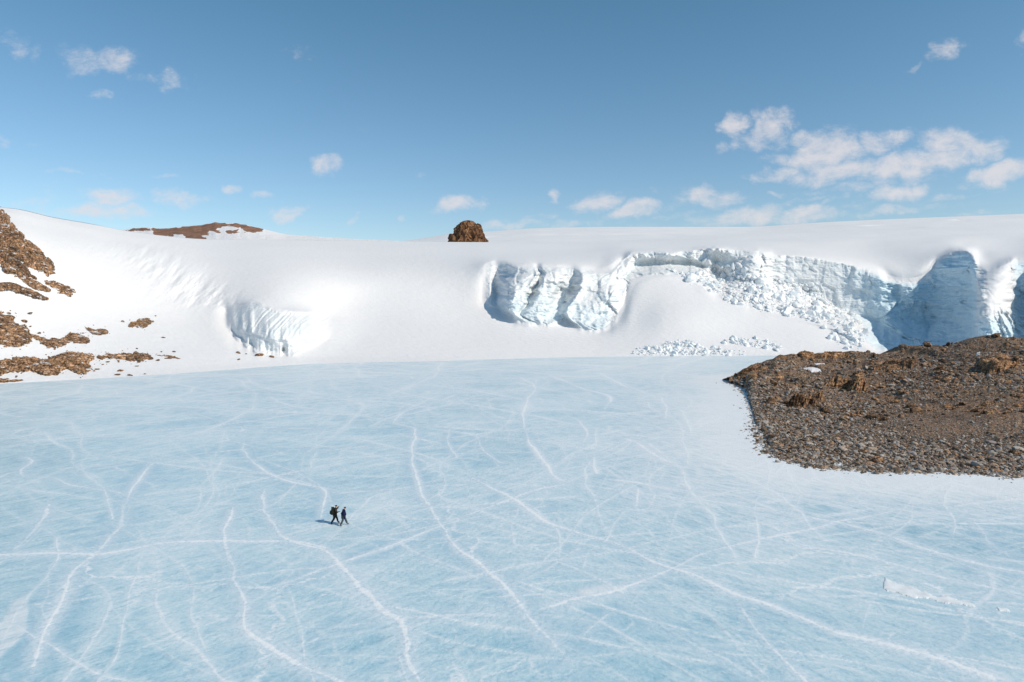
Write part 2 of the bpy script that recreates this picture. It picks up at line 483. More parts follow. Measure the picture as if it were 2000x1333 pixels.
def make_lake_mat():
    m, nt, b = material('lake_ice', .34, .5)
    tc = _node(nt, 'ShaderNodeTexCoord').outputs['Object']
    crack = attr(nt, 'crack').outputs['Fac']; frost = attr(nt, 'frost').outputs['Fac']; vein = attr(nt, 'vein').outputs['Fac']
    famil = attr(nt, 'wind').outputs['Fac']
    A = noise_n(nt, tc, 1.25, 6, .62, .5, (.45, 1, 1), (0, 0, -math.radians(48)))
    B = noise_n(nt, tc, 1.25, 6, .62, .5, (.40, 1, 1), (0, 0, math.radians(48)))
    st = _node(nt, 'ShaderNodeMix'); st.data_type = 'FLOAT'
    nt.links.new(famil, st.inputs[0]); nt.links.new(A, st.inputs[2]); nt.links.new(B, st.inputs[3])
    st = st.outputs[0]
    big = noise_n(nt, tc, .06, 6, .62, .6)
    fine = noise_n(nt, tc, 3.2, 5, .68)
    s = mathn(nt, 'ADD', mathn(nt, 'MULTIPLY', st, .46), mathn(nt, 'MULTIPLY', big, .38))
    s = mathn(nt, 'ADD', s, mathn(nt, 'MULTIPLY', fine, .32))
    base = ramp(nt, s, [(.44, (.255, .475, .58)), (.52, (.37, .595, .69)), (.60, (.50, .69, .76)), (.70, (.67, .785, .82))])
    # hairline fractures
    hs = None
    for (sc, w, r, k) in ((.045, .010, .3, .55), (.10, .012, -.5, .40), (.055, .008, .9, .4)):
        h = noise_n(nt, tc, sc, 3, .45, 1.0, (1, .45, 1), (0, 0, r))
        h = mathn(nt, 'ABSOLUTE', mathn(nt, 'SUBTRACT', h, .5))
        h = mathn(nt, 'MULTIPLY', maprange(nt, h, 0, w, 1, 0), k)
        hs = h if hs is None else mathn(nt, 'MAXIMUM', hs, h)
    # webs of fractures: two sizes of plates with ragged, broken edges
    jag = _node(nt, 'ShaderNodeTexNoise'); jag.inputs['Scale'].default_value = .22; jag.inputs['Detail'].default_value = 3; jag.inputs['Roughness'].default_value = .6
    nt.links.new(tc, jag.inputs['Vector'])
    jm = _node(nt, 'ShaderNodeVectorMath', operation='MULTIPLY_ADD'); nt.links.new(jag.outputs['Color'], jm.inputs[0]); jm.inputs[1].default_value = (4.5, 4.5, 0); nt.links.new(tc, jm.inputs[2])
    flat = _node(nt, 'ShaderNodeVectorMath', operation='MULTIPLY'); nt.links.new(jm.outputs[0], flat.inputs[0]); flat.inputs[1].default_value = (1, 1, 0)
    for (sc, w_, k_) in ((.050, .016, .95), (.13, .026, .65)):
        vo = _node(nt, 'ShaderNodeTexVoronoi'); vo.feature = 'DISTANCE_TO_EDGE'; vo.inputs['Scale'].default_value = sc
        nt.links.new(flat.outputs[0], vo.inputs['Vector'])
        line_ = maprange(nt, vo.outputs['Distance'], w_ * .1, w_, 1, 0)
        halo = mathn(nt, 'MULTIPLY', maprange(nt, vo.outputs['Distance'], 0, w_ * 5, 1, 0), .30)
        gate = maprange(nt, noise_n(nt, tc, sc * 1.3, 3, .5), .38, .52, .1, 1)
        hs = mathn(nt, 'MAXIMUM', hs, mathn(nt, 'MULTIPLY', mathn(nt, 'MULTIPLY', mathn(nt, 'MAXIMUM', line_, halo), gate), k_ * 1.3))
    brk = maprange(nt, fine, .38, .62, .35, 1)
    hs = mathn(nt, 'MULTIPLY', hs, mathn(nt, 'MULTIPLY', brk, maprange(nt, big, .4, .6, .5, .9)))
    cr = mathn(nt, 'MULTIPLY', crack, maprange(nt, fine, .34, .58, .62, 1.12))
    w = mathn(nt, 'MAXIMUM', hs, cr)
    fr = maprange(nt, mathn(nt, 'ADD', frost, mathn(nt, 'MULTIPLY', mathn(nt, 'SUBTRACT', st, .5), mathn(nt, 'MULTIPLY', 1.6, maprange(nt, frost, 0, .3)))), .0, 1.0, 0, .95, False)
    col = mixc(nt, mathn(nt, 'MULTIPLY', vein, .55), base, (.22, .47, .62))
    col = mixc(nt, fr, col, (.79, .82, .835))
    col = mixc(nt, w, col, (.84, .875, .89))
    glint = noise_n(nt, tc, 7.5, 2, .5)  # small white flecks painted into the ice colour as sun glints
    col = mixc(nt, mathn(nt, 'MULTIPLY', maprange(nt, glint, .70, .76), .75), col, (.88, .89, .90))
    nt.links.new(col, b.inputs['Base Color'])
    rg = mathn(nt, 'ADD', .30, mathn(nt, 'MULTIPLY', mathn(nt, 'MAXIMUM', w, fr), .4))
    nt.links.new(rg, b.inputs['Roughness'])
    k = bump(nt, b, st, .35, .25)
    bump(nt, b, fine, .40, .10, k)
    return m


M_GL = make_glacier_mat()
M_ROCK = make_rock_mat('brown_rock', 2.2, .9, 0, .20, (.55, 1, 1.5), .065)
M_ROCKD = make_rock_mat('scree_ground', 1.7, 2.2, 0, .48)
M_ROCKH = make_rock_mat('headland_rock', 2.0, 1.0, 0, .16)
M_NUN = make_rock_mat('dark_red_rock', 1.5, .16, .35, 0, (1.3, 1.3, .55))
M_STONE = make_stone_mat()
M_LAKE = make_lake_mat()

build_world()

# ------------------------------------------------------------------ glacier
shore = line([(-300, 764), (0, 750), (150, 742), (300, 733), (430, 724), (560, 714), (640, 710), (700, 708.5), (850, 706), (1000, 701), (1200, 697), (1400, 696), (1500, 695), (1700, 694), (2000, 694), (2300, 694)])
crest = line([(-300, 352), (-100, 388), (0, 405), (30, 408), (100, 424), (180, 438), (240, 450), (330, 462), (400, 467.5), (500, 469), (700, 471), (880, 473), (960, 473.5), (1100, 474), (1250, 471.5), (1450, 468), (1600, 465), (1700, 463), (1850, 460), (2000, 458), (2300, 455)])
crestY = line([(-300, 255), (0, 290), (250, 395), (500, 470), (800, 500), (1100, 505), (1400, 485), (1700, 465), (2000, 455), (2300, 450)])
GT = [0, .262, .48, .70, .873, .96, 1.0]
GV = [0, .167, .306, .425, .583, .762, 1.0]


def shoreY(px): return on_lake(px, shore(px))[..., 1]


def baseY(px, py):
    px = np.asarray(px, float); py = np.asarray(py, float)
    t = (shore(px) - py) / (shore(px) - crest(px))
    s = shoreY(px)
    return s + (crestY(px) - s) * pchip(GT, GV, t)


# key columns: px, then (row, depth) of foot, edge, lip and shoulder; None = depth of the plain slope
KEYS = [
 (-300, [(680, None), (590, None), (510, None), (430, None)]),
 (0, [(670, None), (600, None), (520, None), (450, None)]),
 (200, [(660, None), (610, None), (540, None), (480, None)]),
 (380, [(655, None), (630, None), (580, None), (520, None)]),
 (436, [(648, None), (638, None), (610, None), (535, None)]),
 (450, [(647, 252), (636, 253), (606, 264), (535, None)]),
 (462, [(659, 245), (645, 246), (602, 260), (532, 318)]),
 (490, [(677, 236), (653, 235), (591, 251), (530, 306)]),
 (515, [(688, 231), (662, 230), (599, 244), (532, 300)]),
 (540, [(691, 232), (666, 228), (609, 241), (536, 298)]),
 (565, [(690, 233), (666, 229), (613, 242), (538, 298)]),
 (600, [(676, 240), (664, 238), (612, 254), (540, 304)]),
 (632, [(667, 253), (661, 252), (612, 278), (543, 318)]),
 (665, [(663, None), (650, None), (605, None), (543, None)]),
 (780, [(640, None), (600, None), (560, None), (515, None)]),
 (850, [(610, None), (585, None), (553, None), (507, None)]),
 (898, [(602, 316), (565, 331), (527, 345), (500, 400)]),
 (945, [(600, 317), (562, 331), (515, 343), (496, 392)]),
 (958, [(597, 318), (570, 328), (514, 345), (496, 392)]),
 (968, [(600, 319), (575, 333), (514, 350), (496, 394)]),
 (985, [(611, 308), (575, 318), (514, 340), (496, 394)]),
 (1003, [(622, 298), (585, 298), (519, 318), (497, 386)]),
 (1025, [(631, 291), (590, 291), (520, 311), (497, 382)]),
 (1040, [(634, 291), (590, 293), (520, 312), (497, 382)]),
 (1049, [(635, 292), (592, 301), (521, 318), (497, 382)]),
 (1060, [(635, 291), (590, 292), (521, 310), (497, 382)]),
 (1085, [(630, 295), (592, 297), (521, 311), (497, 382)]),
 (1100, [(626, 301), (590, 312), (522, 315), (497, 376)]),
 (1116, [(632, 299), (592, 312), (523, 317), (497, 373)]),
 (1132, [(641, 290), (594, 293), (525, 312), (497, 370)]),
 (1145, [(645, 290), (596, 298), (526, 316), (497, 367)]),
 (1165, [(647, 289), (600, 296), (530, 318), (497, 363)]),
 (1190, [(637, 293), (600, 302), (532, 328), (493, 361)]),
 (1212, [(602, 307), (558, 322), (512, 345), (485, 385)]),
 (1235, [(548, 329), (522, 345), (495, 352), (481, 408)]),
 (1290, [(536, 332), (515, 348), (492, 352), (480, 408)]),
 (1340, [(540, 331), (516, 347), (491, 351), (479, 408)]),
 (1378, [(556, 325), (524, 346), (487, 350), (478, 408)]),
 (1398, [(574, 319), (528, 352), (486, 345), (478, 406)]),
 (1440, [(590, 311), (540, 338), (490, 347), (478, 406)]),
 (1475, [(600, 308), (546, 332), (491, 346), (478, 406)]),
 (1500, [(606, 306), (548, 340), (495, 349), (479, 406)]),
 (1512, [(609, 305), (549, 346), (499, 351), (479, 406)]),
 (1560, [(620, 301), (560, 350), (502, 351), (482, 404)]),
 (1615, [(632, 297), (592, 350), (510, 351), (485, 402)]),
 (1660, [(645, 292), (612, 349), (520, 350), (488, 402)]),
 (1690, [(666, 283), (618, 348), (528, 349), (490, 402)]),
 (1715, [(684, 276), (624, 345), (536, 348), (492, 402)]),
 (1735, [(687, 277), (616, 343), (548, 349), (497, 376)]),
 (1775, [(688, 280), (606, 345), (553, 346), (500, 363)]),
 (1812, [(688, 284), (602, 345), (546, 346), (496, 358)]),
 (1832, [(686, 286), (598, 339), (514, 349), (488, 362)]),
 (1860, [(682, 285), (592, 331), (496, 345), (479, 375)]),
 (1885, [(676, 280), (590, 319), (491, 337), (477, 396)]),
 (1900, [(672, 270), (592, 294), (500, 324), (477, 394)]),
 (1913, [(670, 256), (594, 262), (523, 300), (480, 392)]),
 (1930, [(668, 253), (596, 259), (532, 284), (484, 390)]),
 (1960, [(668, 255), (596, 263), (520, 286), (486, 388)]),
 (1976, [(668, 258), (596, 270), (512, 294), (486, 388)]),
 (1988, [(668, 262), (590, 284), (510, 306), (485, 388)]),
 (2020, [(668, 260), (580, 284), (508, 306), (480, 385)]),
 (2060, [(672, 248), (575, 258), (500, 286), (474, 380)]),
 (2130, [(680, 240), (570, 255), (490, 285), (468, 370)]),
 (2300, [(682, 235), (565, 255), (485, 285), (466, 365)]),
]
XC = np.arange(-480, 2480, 1.7)
NR = 330


def build_glacier():
    kx = np.array([k[0] for k in KEYS], float)
    lines = []
    for j in range(4):
        rows = np.array([k[1][j][0] for k in KEYS], float)
        dep = np.array([k[1][j][1] if k[1][j][1] is not None else baseY(k[0], k[1][j][0]) for k in KEYS], float)
        dev = dep - baseY(kx, rows)
        dev *= np.where(kx < 700, .78, np.where(kx < 1180, .78, 1.0))
        r = pchip(kx, rows, XC); dv = pchip(kx, dev, XC)
        wob = vnoise(XC * .11, XC * 0 + j * 3.3, seed=j) * 3.0 + vnoise(XC * .33, XC * 0 + j * 3.3, seed=9 + j) * 1.2
        fade = CLIFF(XC)
        if j in (0, 2): r = r + wob * fade * (.6 if j == 0 else .35) * np.where(XC < 700, 2.2, 1.0)
        lines.append((r, baseY(XC, r) + dv))
    yS, yC = shore(XC), crest(XC)
    dS, dC = shoreY(XC), crestY(XC)
    P0 = np.stack([yS, lines[0][0], lines[1][0], lines[2][0], lines[3][0], yC + (lines[3][0] - yC) * .3, yC], 1)
    sh = lines[3]
    D0 = np.stack([dS, lines[0][1], lines[1][1], lines[2][1], sh[1], sh[1] + (dC - sh[1]) * .55, dC], 1)
    T = np.linspace(0, 1, NR)
    PX = np.repeat(XC[:, None], NR, 1)
    PY = yS[:, None] + (yC - yS)[:, None] * T[None]
    Y = np.zeros_like(PY)
    for i in range(len(XC)):
        xs = -P0[i]
        xs = np.maximum.accumulate(xs + np.arange(7) * .05)
        Y[i] = pchip(xs, D0[i], -PY[i])
    base = baseY(PX, PY)
    st = CLIFF(XC)[:, None]
    # smoothing across columns where there is no cliff
    foot, edge, lip = (lines[k][0][:, None] for k in range(3))
    u = (foot - PY) / (foot - lip)                   # 0 at the foot, 1 at the lip
    ice = st * smooth(-.03, .05, u) * (1 - smooth(.93, 1.05, u))
    # let ribs and clefts lean and wander instead of standing as straight columns
    lean = np.where((PX > 990) & (PX < 1185), 1, 0) * 1.0
    lean = gblur(lean, 8, 0) * np.clip(PY - 560, -25, 80) * .55
    wander = fbm(PY * .035, PX * .012, oct=4, seed=45) * 13 + fbm(PY * .12, PX * .05, oct=2, seed=46) * 4
    ci = np.clip(np.arange(len(XC))[:, None] + (lean + wander * smooth(940, 985, PX)) / 1.7 * (smooth(.0, .12, u) * (1 - smooth(.86, .99, u))), 0, len(XC) - 1.001)
    c0 = ci.astype(int); fc = ci - c0; jj = np.arange(NR)[None]
    Y = Y[c0, jj] * (1 - fc) + Y[c0 + 1, jj] * fc
    # the snow round the cliffs: smoother the farther it lies from bare ice
    hard = st * smooth(-.06, .0, u) * (1 - smooth(1.0, 1.06, u))
    n1 = np.clip(gblur(gblur(hard, 2.5, 0), 2.5, 1) * 2.2, 0, 1)
    n2 = np.clip(gblur(gblur(hard, 13, 0), 10, 1) * 3.0, 0, 1)
    Y1 = gblur(gblur(Y, 2.5, 0), 1.6, 1)
    Y2 = gblur(gblur(Y, 30, 0), 14, 1)
    Y2 = Y2 + (1 - smooth(0, 25, np.minimum(yS[:, None] - PY, PY - yC[:, None]))) * (gblur(Y, 12, 0) - Y2)
    Yo = Y2 * (1 - n2) + Y1 * n2
    Y = np.where(hard > .5, Y, Yo * (1 - n1) + Y * n1)
    Y = Y - 4 * np.exp(-(((PX - 1335) / 100.) ** 2 + ((PY - 615) / 42.) ** 2)) * smooth(1225, 1300, PX)
    return PX, PY, Y, ice, u, foot, edge, lip


def CLIFF(x):
    s = smooth(438, 470, x) * (1 - smooth(565, 650, x))
    s = np.maximum(s, smooth(938, 966, x) * (1 - smooth(2300, 2400, x)))
    return s


PX, PY, GY, ICE, U, FOOT, EDGE, LIP = build_glacier()
P = at(PX, PY, GY)
X_, Z_ = P[..., 0], P[..., 2]


def detail():
    """relief in depth (metres towards the back) that breaks the cliffs into ribs, slabs and flutes"""
    d = np.zeros_like(GY); blue = np.zeros_like(GY)
    x, y, z = X_, GY, Z_
    # left snout: flutes above its edge, dirty layered face below
    wl = smooth(440, 460, PX) * (1 - smooth(630, 655, PX))
    fl = smooth(-3, 4, EDGE - PY)
    w = x * 1.0 + (z - 8) * -.20 * (1 - smooth(530, 600, PX) * 1.3) + fbm(x * .2, z * .12, oct=2, seed=4) * .9
    flute = fbm(w * .62, z * .05, oct=4, seed=3, ridged=True, gain=.6)
    top = 1 - smooth(.75, 1.25, U)
    d += -wl * fl * top * flute * .85
    d += wl * (1 - fl) * smooth(-.02, .06, U) * (fbm(x * .35, z * .9, oct=4, seed=5) * .5 + 0.3)
    # general ice relief
    wr = 1 - wl
    m = ICE * wr
    b1, b2, bv = worley(x * .115 + fbm(x * .1, z * .1, oct=2, seed=8) * .5, z * .10, y * .02, 3)
    slab = (bv - .5) * 3.4 - smooth(.0, .12, b2 - b1) * .0
    d += m * slab * smooth(.0, .10, b2 - b1)
    d += m * fbm(x * .07, z * .11, y * .03, oct=5, seed=12) * 2.6
    rid = fbm(x * .16, z * .22, y * .05, oct=5, seed=21, ridged=True, gain=.55)
    d += -m * rid * 1.5
    d += m * fbm(x * .7, z * 1.1, y * .2, oct=4, seed=31, gain=.6) * .55
    calm = smooth(1500, 1560, PX) * (1 - smooth(1690, 1740, PX)) * ICE
    wall = smooth(1690, 1740, PX) * (1 - smooth(1900, 1910, PX)) * ICE
    d += wall * (fbm(x * .045, z * .07, oct=2, seed=37) * 4.5 + fbm(x * .10 + z * .05, z * .32, oct=5, seed=33, gain=.6) * 2.2 - fbm(x * .3, z * .5, oct=4, seed=35, ridged=True) * .8)
    d *= 1 - .6 * calm
    # undercut below the upper lip
    d += 5.5 * np.exp(-((PY - EDGE + 1) / 8.0) ** 2) * smooth(1215, 1235, PX) * (1 - smooth(1375, 1395, PX))
    # blue of bare old ice
    blue = smooth(1600, 1720, PX) * ICE * .55
    blue = np.maximum(blue, smooth(1660, 1730, PX) * (1 - smooth(1900, 1915, PX)) * smooth(-.05, .1, U) * ICE)
    blue = np.where(PX > 1908, ICE * (1 - smooth(.18, .42, U)) * .8, blue)
    blue = np.maximum(blue, smooth(1978, 1990, PX) * ICE * .8)
    core = smooth(965, 985, PX) * (1 - smooth(1180, 1200, PX))
    blue = np.maximum(blue, core * ICE * (1 - smooth(.25, .6, U)) * .40)
    blue = np.maximum(blue, wl * ICE * .10)
    # pillars at the base of the right-hand lobe
    rl = smooth(1900, 1920, PX)
    pil = fbm((x + z * .35) * .22, z * .02, oct=2, seed=41, ridged=True)
    d += -rl * ICE * (1 - smooth(.3, .6, U)) * pil * 2.6
    d *= 1.0
    # lobe surface itself is wind-packed snow
    return d, blue


DET, BLUE = detail()
lobe_soft = smooth(1915, 1930, PX) * (1 - smooth(1972, 1982, PX)) * smooth(.35, .5, U)
DET *= (1 - .8 * lobe_soft)
ICE_A = ICE * (1 - .9 * lobe_soft)
# the tumbled, broken strip of the ice fall below the upper cliffs
DEB_POLY = [(1300, 528), (1345, 535), (1395, 520), (1450, 520), (1500, 545), (1560, 552), (1600, 560), (1612, 585), (1645, 602), (1668, 618), (1695, 640), (1693, 655), (1640, 640), (1560, 622), (1480, 603), (1415, 585), (1350, 548)]
debm = smooth(-6, 8, in_poly(DEB_POLY, PX, PY))
DET = DET * (1 - debm * .6) + debm * (fbm(X_ * .5, Z_ * .6, GY * .4, oct=5, seed=51, gain=.65) * 2.0 + fbm(X_ * .18, Z_ * .2, GY * .1, oct=3, seed=53) * 1.6)
ICE_A = np.maximum(ICE_A * (1 - .75 * debm), debm * .28)
# soft undulation of the snow; ripples on the left slope
SN = 1 - np.clip(ICE * 1.3, 0, 1)
und = fbm(X_ * .012, GY * .012, oct=3, seed=61) * 2.6 + fbm(X_ * .05, GY * .05, oct=3, seed=62) * .35
SHF = smooth(0, 40, shore(PX) - PY) * smooth(0, 10, PY - crest(PX))
DET += SN * und * SHF
rip_m = np.exp(-(((PX - (250 + (PY - 470) * 1.35)) / 70.) ** 2)) * smooth(465, 490, PY) * (1 - smooth(580, 620, PY))
DET += rip_m * fbm((PX + PY * .9) * .06, (PY - PX * .5) * .03, oct=4, seed=63) * 3.2 * SN
# edge fade so that the shore and the skyline stay put
DET *= smooth(0, 6, shore(PX) - PY) * smooth(0, 5, PY - crest(PX))
GYF = GY + DET
G = at(PX, PY, GYF)
GN = grid_normals(G)

# skirts: under the ice in front, away behind the crest
front = G[:, :1] + np.array([0, -3, -1.2])
b1 = G[:, -1:] + np.array([0, 25, -2.0]); b2 = G[:, -1:] + np.array([0, 110, -22.0]); b3 = G[:, -1:] + np.array([0, 170, -75.0])
GA = np.concatenate([front, G, b1, b2, b3], 1)
NC, NRA = GA.shape[:2]
padA = lambda a: np.concatenate([a[:, :1], a, a[:, -1:], a[:, -1:], a[:, -1:]], 1)
gi, gb = padA(ICE_A), padA(BLUE)
gn = grid_normals(GA)
FQ = grid_faces(NC, NRA)
# which cliff a face belongs to
icf = padA(ICE)[:-1, :-1]; pxf = padA(PX)[:-1, :-1]
deb = padA(debm)[:-1, :-1]
cl = np.zeros(icf.shape, int)
isc = icf > .5
cl[isc & (pxf < 700)] = 1
cl[isc & (pxf > 940) & (pxf < 1206)] = 2
cl[isc & (pxf >= 1206) & (pxf < 1610)] = 3
cl[isc & (pxf >= 1610) & (pxf < 1908)] = 4
cl[isc & (pxf >= 1908)] = 5


def submesh(name, mask, kindtag):
    f = FQ[mask].reshape(-1, 4)
    used = np.unique(f)
    remap = np.zeros(NC * NRA, np.int64); remap[used] = np.arange(len(used))
    V = GA.reshape(-1, 3)[used]
    o = mesh_np(name, V, remap[f], M_GL, {'ice': gi.reshape(-1)[used], 'blue': gb.reshape(-1)[used]}, gn.reshape(-1, 3)[used])
    tag(o, **kindtag)
    return o


submesh('glacier', cl == 0, dict(kind='structure'))
submesh('ice_cliff', cl == 1, dict(label='small fluted ice cliff alone on the snow slope above the brown shore rocks', cat='ice cliff'))
submesh('ice_cliff', cl == 2, dict(label='bulging white ice cliff with blue-green clefts in the middle of the snow slope', cat='ice cliff'))
submesh('ice_cliff', cl == 3, dict(label='long broken ice cliff with a shaded overhang above the tumbled ice blocks', cat='ice cliff'))
submesh('ice_cliff', cl == 4, dict(label='tall blue ice wall in shadow, hollowed like a bowl above the rocky headland', cat='ice cliff'))
submesh('ice_cliff', cl == 5, dict(label='sunlit bulging ice buttress with blue cracks at its foot beside the shadowed wall', cat='ice cliff'))


def terr(px, py, arr=None):
    """point of the glacier surface seen at a picture point"""
    px = np.asarray(px, float); py = np.asarray(py, float)
    arr = GYF if arr is None else arr
    ci = np.clip((px - XC[0]) / 1.7, 0, len(XC) - 1.001); c0 = ci.astype(int); fc = ci - c0
    t = np.clip((shore(px) - py) / (shore(px) - crest(px)), 0, 1) * (NR - 1)
    t = np.clip(t, 0, NR - 1.001); r0 = t.astype(int); fr = t - r0
    return (arr[c0, r0] * (1 - fc) * (1 - fr) + arr[c0 + 1, r0] * fc * (1 - fr) + arr[c0, r0 + 1] * (1 - fc) * fr + arr[c0 + 1, r0 + 1] * fc * fr)


# ------------------------------------------------------------------ farther snowfields and hill
def far_layer(name, sky, bottom, Y0, Y1, x0, x1, step, nr, seed, amp, kind=None, rockf=None, mat=None, lab=None):
    xs = np.arange(x0, x1 + step, step)
    T = np.linspace(0, 1, nr)
    top = sky(xs)
    if rockf is not None: top = top + fbm(xs * .05, xs * 0, oct=4, seed=86, gain=.6) * 2.2 * smooth(235, 260, xs) * (1 - smooth(500, 530, xs))
    px = np.repeat(xs[:, None], nr, 1); py = bottom + (top - bottom)[:, None] * T[None]
    Y = Y0 + (Y1 - Y0) * T[None] ** 1.4 + 0 * px
    p = at(px, py, Y)
    d = fbm(p[..., 0] * .006, Y * .006, oct=4, seed=seed) * amp * smooth(0, .1, 1 - T)[None]
    Y = Y + d
    p = at(px, py, Y)
    att = {'ice': np.zeros(p.shape[:2]), 'blue': np.zeros(p.shape[:2])}
    if rockf is not None: att['rock'] = rockf(px, py, p)
    ex = np.concatenate([p[:, :1] + np.array([0, -10, -30.]), p, p[:, -1:] + np.array([0, 60, -6.]), p[:, -1:] + np.array([0, 260, -90.])], 1)
    att = {k: np.concatenate([v[:, :1], v, v[:, -1:], v[:, -1:]], 1).ravel() for k, v in att.items()}
    nc, nr2 = ex.shape[:2]
    o = mesh_np(name, ex.reshape(-1, 3), grid_faces(nc, nr2).reshape(-1, 4), mat or M_GL, att)
    return tag(o, kind=kind, **(lab or {}))


skyA = line([(700, 486), (900, 482), (1050, 476), (1180, 472), (1300, 465), (1400, 459.5), (1550, 455), (1700, 450), (1850, 444), (2000, 439), (2300, 430)])
skyB = line([(640, 480), (740, 474), (790, 470.5), (840, 463.5), (880, 457), (915, 454), (950, 452.5), (1050, 446), (1120, 444.5), (1200, 443.5), (1450, 443.5), (1600, 435), (1700, 430), (1850, 424), (2000, 418), (2300, 408)])
far_layer('snowfield', skyA, 492, 520, 720, 700, 2300, 6, 60, 71, 30, 'structure')
far_layer('snowfield', skyB, 490, 760, 1500, 640, 2300, 6, 60, 75, 60, 'structure')

skyH = line([(60, 470), (150, 462), (225, 452), (262, 446.5), (290, 445), (310, 447.5), (340, 445), (360, 443), (390, 440), (425, 435.5), (450, 436.5), (480, 440), (500, 443.5), (520, 449), (560, 458), (620, 462.5), (700, 467.5), (770, 470.5), (830, 474)])
HILL_POLY = [(230, 446), (262, 440), (330, 438), (420, 430), (480, 434), (515, 445), (490, 451), (470, 448), (452, 452), (430, 450), (412, 462), (395, 471), (350, 464), (290, 458), (240, 455)]


def hill_rock(px, py, p):
    sd = in_poly(HILL_POLY, px, py)
    n = fbm(px * .05, py * .14, oct=4, seed=81)
    return smooth(-.25, .12, sd / 14. + n * 1.25 - .28)


def make_hill_mat():
    m, nt, b = material('hill_rock_and_snow', .9, .15)
    tc = _node(nt, 'ShaderNodeTexCoord').outputs['Object']
    rk = attr(nt, 'rock').outputs['Fac']
    n = noise_n(nt, tc, .11, 8, .7)
    c = ramp(nt, n, [(.3, (.14, .075, .05)), (.5, (.28, .15, .095)), (.7, (.40, .24, .16))])
    mk = maprange(nt, mathn(nt, 'ADD', rk, mathn(nt, 'MULTIPLY', mathn(nt, 'SUBTRACT', n, .5), .9)), .42, .58)
    nt.links.new(mixc(nt, mk, (.84, .835, .84), c), b.inputs['Base Color'])
    bump(nt, b, n, .8, 4.0)
    return m


M_HILL = make_hill_mat()
far_layer('hill', skyH, 478, 560, 760, 60, 830, 1.5, 60, 83, 10, 'structure', hill_rock, M_HILL)


# the snow-covered land that everything rises from, out to the horizon
def disc():
    r = [0, 400, 1500, 6000, 25000]
    V = [(0, 0, -3.0)]
    for q in r[1:]:
        for k in range(48): V.append((q * math.cos(k * math.pi / 24), q * math.sin(k * math.pi / 24), -3.0))
    fs = [(0, 1 + k, 1 + (k + 1) % 48) for k in range(48)]
    for j in range(3):
        a = 1 + j * 48; b = a + 48
        for k in range(48):
            fs += [(a + k, b + k, b + (k + 1) % 48), (a + k, b + (k + 1) % 48, a + (k + 1) % 48)]
    return mesh_np('snow_ground', np.array(V), np.array(fs), M_GL)


tag(disc(), kind='structure')

# ------------------------------------------------------------------ rock outcrops on the left slope
def outcrop(poly, amp, label, seed, name='rock_outcrop', rough=1.0, mat=None, ground=None, step=.75, wpx=5.0, edge_n=4.0):
    pl = np.array(poly, float)
    x0, y0 = pl.min(0) - 10; x1, y1 = pl.max(0) + 10
    x0 = max(x0, -255)
    xs = np.arange(x0, x1, step); ys = np.arange(y1, y0, -step)
    px, py = np.meshgrid(xs, ys, indexing='ij')
    gy = ground(px, py) if ground else terr(px, py, GY)
    p = at(px, py, gy)
    sd = np.minimum(in_poly(poly, px, py), 14) + fbm(px * .07, py * .17, oct=5, seed=seed, gain=.66) * edge_n - (.6 if ground is not None else 1.4 if amp > .47 else -.8)
    m = px * 0 + np.clip(sd / wpx, -1, 3)
    h = np.where(m > 0, 1 - np.exp(-m * 1.2), m * .8)
    lump = .55 + .45 * fbm(p[..., 0] * .22, p[..., 2] * .4, p[..., 1] * .22, oct=3, seed=seed + 1)
    rid = fbm(p[..., 0] * .5, p[..., 2] * 1.3 + p[..., 0] * .15, p[..., 1] * .5, oct=5, seed=seed + 2, gain=.6, ridged=True)
    wq = 1.0 if ground is None else .45
    b1, b2, bv = worley(p[..., 0] * .5 * wq, p[..., 1] * .6 * wq, p[..., 2] * .9 * wq, seed)
    bv = bv * (1.0 if ground is None else 1.9)
    rid = rid * (1.0 if ground is None else .45)
    hh = h * amp * (lump + rough * (.35 * rid + .5 * (bv - .5) + .25 * np.minimum(1, (b2 - b1) * 4)))
    hh = np.where(m > 0, np.maximum(hh, .03), -np.abs(m) * amp * .8 - .04)
    nrm = np.array([0.12, -.62, .77]) if ground is None else np.array([0.05, -.3, .95])
    V = p + nrm * hh[..., None]
    fq = grid_faces(len(xs), len(ys))
    keep = np.maximum.reduce([m[:-1, :-1], m[1:, :-1], m[:-1, 1:], m[1:, 1:]]) > -.5
    f = fq[keep].reshape(-1, 4)
    if len(f) == 0: return None
    us = np.unique(f); rm = np.zeros(px.size, np.int64); rm[us] = np.arange(len(us))
    o = mesh_np(name, V.reshape(-1, 3)[us], rm[f], mat or M_ROCK)
    return tag(o, label, 'rock outcrop', 'rock outcrops on the left shore slope' if mat is None else None)


